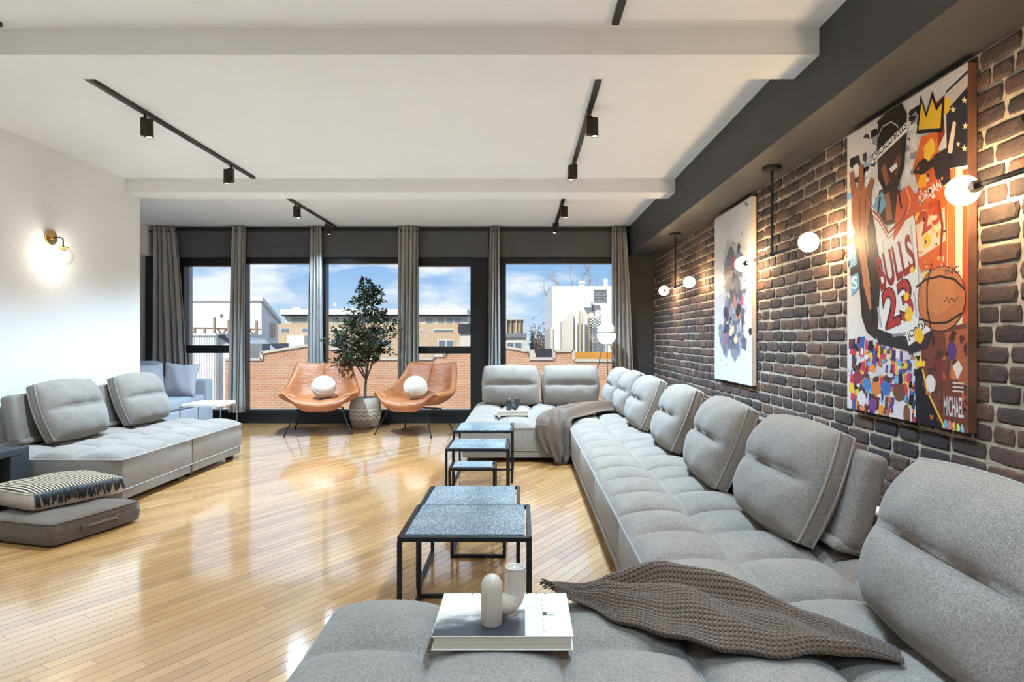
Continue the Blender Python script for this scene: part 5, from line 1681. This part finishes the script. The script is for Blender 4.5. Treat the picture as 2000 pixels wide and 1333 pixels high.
# long beige apartment block far away
Ya = 60.0
ab = thing('apartment_block', 'long beige apartment block with a grey set-back top floor on the horizon', 'building', (0, Ya, 0))
def bxs(name, x0, x1, y0, y1, d0, d1, m, par): return MB().box(PX(x0, Ya), PX(x1, Ya), d0, d1, PZ(y1, Ya), PZ(y0, Ya)).build(name, M[m], par)
bxs('wall', 540, 902, 632, 860, 0, 12, 'o_beige', ab)
bxs('top_floor', 547, 912, 617, 632, 1.2, 12, 'o_cream', ab)
bxs('cornice', 545, 912, 604, 614.5, 0.2, 12, 'o_white', ab)
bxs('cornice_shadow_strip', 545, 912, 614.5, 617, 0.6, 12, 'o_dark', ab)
bxs('roof_box', 845, 858, 600, 604, 2, 5, 'o_white', ab); bxs('roof_box', 556, 572, 599, 604, 2, 5, 'o_white', ab); bxs('roof_box', 664, 680, 600, 604, 2, 5, 'o_white', ab)
for (x0, x1, y0, y1) in ((827, 843, 620, 633), (851, 866, 620, 632), (868, 882, 620, 632), (884, 900, 620, 632), (820, 825, 643, 650), (846, 886, 643, 649), (856, 871, 664, 678), (872, 886, 664, 678), (560, 590, 620, 630), (592, 604, 620, 631),
                         (640, 656, 620, 631), (662, 690, 620, 631), (700, 730, 620, 631), (740, 772, 620, 631), (548, 566, 641, 650), (590, 604, 641, 650), (646, 680, 643, 650), (720, 760, 643, 650), (646, 672, 664, 676), (730, 764, 664, 676)):
    top = y0 < 635
    f = bxs('window', x0, x1, y0, y1, (1.1 if top else -0.05), (1.3 if top else 0.1), 'o_white', ab)
    g = 1.2
    MB().box(PX(x0 + g, Ya), PX(x1 - g, Ya), (1.05 if top else -0.1), (1.2 if top else 0.0), PZ(y1 - g, Ya), PZ(y0 + g, Ya)).build('pane', M['o_glass'], f)
bxs('balcony', 898, 925, 634, 652, -1.5, 3, 'o_dark', ab); bxs('annex', 900, 930, 652, 860, -1.2, 8, 'o_cream', ab)
bxs('garage_wall', 567, 600, 656, 860, -0.8, 0.2, 'o_white', ab)

# low house with a rooftop shelter, right of the black post
Ym = 38.0
mh = thing('low_house', 'low cream house with a wooden rooftop shelter beside the broad black post', 'house', (0, Ym, 0))
def bm_(name, x0, x1, y0, y1, d0, d1, m, par=mh): return MB().box(PX(x0, Ym), PX(x1, Ym), d0, d1, PZ(y1, Ym), PZ(y0, Ym)).build(name, M[m], par)
bm_('wall', 930, 1028, 660, 900, 0, 5, 'o_cream'); bm_('roof_edge', 928, 1029, 652, 660, -0.2, 5, 'o_grey')
bm_('shelter_wall', 975, 1024, 626, 652, 0.4, 3, 'o_wood')
for q in (989, 998, 1008, 1016, 1023): bm_('shelter_post', q - .8, q + .8, 621, 652, 0.2, 0.4, 'o_cream')
bm_('shelter_rail', 975, 1024.5, 621, 624, 0.1, 0.4, 'o_cream')
w = bm_('window', 988, 1020, 668, 684, -0.06, 0.06, 'o_white')
for q in (990, 1005): MB().box(PX(q, Ym), PX(q + 13, Ym), -0.10, 0.0, PZ(683, Ym), PZ(669.5, Ym)).build('pane', M['o_glass'], w)

# white rendered building on the right
Yr = 26.0
rb_ = thing('white_annex', 'tall white rendered wall with a square vent grille on the right outside', 'building', (0, Yr, 0))
def br(name, x0, x1, y0, y1, d0, d1, m, par=rb_): return MB().box(PX(x0, Yr), PX(x1, Yr), d0, d1, PZ(y1, Yr), PZ(y0, Yr)).build(name, M[m], par)
br('wall', 1079, 1300, 559, 1000, 0.0, 8.0, 'o_white')
br('side_wall', 1074, 1080, 642, 1000, -0.1, 6.0, 'o_cream')
for q in range(5): br('vent_slat', 1160, 1184, 566.5 + q * 5.2, 568.5 + q * 5.2, -0.06, 0.0, 'o_grey')
for q in range(5): br('vent_bar', 1160 + q * 5.6, 1161.4 + q * 5.6, 566, 591, -0.07, 0.0, 'o_grey')
MB().lathe([(0.0, 0), (0.10, 0), (0.10, 0.12), (0.17, 0.14), (0.14, 0.22), (0.0, 0.27)], 16, c=(PX(1139, Yr), 0.5, PZ(559, Yr))).build('roof_vent', M['o_white'], rb_, smooth=True)
MB().lathe([(0.0, 0), (0.085, 0), (0.085, 0.36), (0.0, 0.36)], 16, c=(PX(1187, Yr), 0.6, PZ(559, Yr))).build('chimney_pipe', M['o_white'], rb_, smooth=True)
br('air_unit', 1140, 1152, 583, 602, -0.5, 0.0, 'o_white'); br('meter_box', 1157, 1170, 597, 607, -0.15, 0.0, 'o_grey')
MB().add([(PX(1094, Yr), -1.0, PZ(630, Yr)), (PX(1116, Yr), -1.0, PZ(611, Yr)), (PX(1116, Yr), -1.0, PZ(700, Yr)), (PX(1094, Yr), -1.0, PZ(700, Yr)), (PX(1094, Yr), 0, PZ(630, Yr)), (PX(1116, Yr), 0, PZ(611, Yr)), (PX(1116, Yr), 0, PZ(700, Yr)), (PX(1094, Yr), 0, PZ(700, Yr))],
         [(0, 1, 2, 3), (0, 4, 5, 1), (1, 5, 6, 2), (3, 7, 4, 0), (4, 7, 6, 5)]).build('stair_hood', M['o_cream'], rb_)
for q, m in ((1120, 'o_white'), (1127, 'o_beige'), (1134, 'o_cream'), (1144, 'o_wood')): br('post', q, q + 4, 609 + (q - 1120) * .15, 700, -0.9, -0.7, m)
lat = MB()
for k in range(16):
    zz = 618 + k * 5
    lat.bar((PX(1148, Yr), -0.6, PZ(zz, Yr)), (PX(1170, Yr), -0.6, PZ(zz + 14, Yr)), 0.035); lat.bar((PX(1170, Yr), -0.62, PZ(zz, Yr)), (PX(1148, Yr), -0.62, PZ(zz + 14, Yr)), 0.035)
lat.build('lattice', M['o_grey'], rb_)

# bare tree and winter shrubs behind the right-hand buildings
def bare_tree(px, py, Y, H, label, seed, lean):
    r = random.Random(seed)
    t = thing('bare_tree', label, 'tree', (PX(px, Y), Y, -7.0))
    tr = MB(); br_ = MB()
    zb = PZ(py, Y) + 7.0
    tr.tube([(0.1, 0, 0), (0.05, 0, zb * 0.5), (0, 0, zb + 0.05)], [H * 0.024, H * 0.020, H * 0.016], 8)
    def grow(p, d, L, rad, lev):
        n = 4; pts = [p]
        q = p.copy(); dd = d.copy()
        for i in range(n):
            dd = (dd + Vector((r.uniform(-.22, .22), r.uniform(-.2, .2), r.uniform(-.05, .18)))).normalized()
            q = q + dd * L / n; pts.append(q.copy())
        (tr if lev < 2 else br_).tube(pts, [rad * (1 - 0.5 * i / n) for i in range(n + 1)], 6 if lev < 2 else 4)
        if lev < 5:
            for _ in range(2 if lev else 3):
                s = pts[r.randrange(2, n + 1)]
                nd = (dd + Vector((r.uniform(-.8, .8), r.uniform(-.6, .6), r.uniform(-.2, .7)))).normalized()
                grow(s, nd, L * r.uniform(0.55, 0.8), rad * 0.55, lev + 1)
    grow(Vector((0, 0, zb)), Vector((lean, 0, 1)).normalized(), H * 0.42, H * 0.016, 0)
    tr.build('trunk', M['o_wood'], t, smooth='all'); stuff(br_.build('twigs', M['o_wood'], t))
bare_tree(1092, 690, 42.0, 7.4, 'bare winter tree spreading its branches behind the white wall', 5, -0.12)
bare_tree(1120, 640, 46.0, 5.6, 'smaller bare winter tree rising above the white wall', 9, 0.05)
M['o_shrub'] = ext('winter_shrub', (0.20, 0.14, 0.10), vary=0.4, scale=6)
rs = random.Random(31)
sm = MB()
for i in range(900):
    c = Vector((PX(1052, 40) + rs.gauss(0, 0.55), 40 + rs.gauss(0, 0.6), PZ(690, 40) + abs(rs.gauss(0, 0.65))))
    c.x = max(c.x, 0.62)
    d = Vector((rs.uniform(-.6, 1), rs.uniform(-1, 1), rs.uniform(-.2, 1))).normalized() * rs.uniform(.15, .35)
    s = d.orthogonal().normalized() * 0.03
    sm.add([c - s, c + s, c + d + s * .4, c + d - s * .4], [(0, 1, 2, 3)])
sr = sm.build('winter_shrub', M['o_shrub'])
tag(sr, 'brownish leafless shrub between the low house and the white wall', 'shrub')
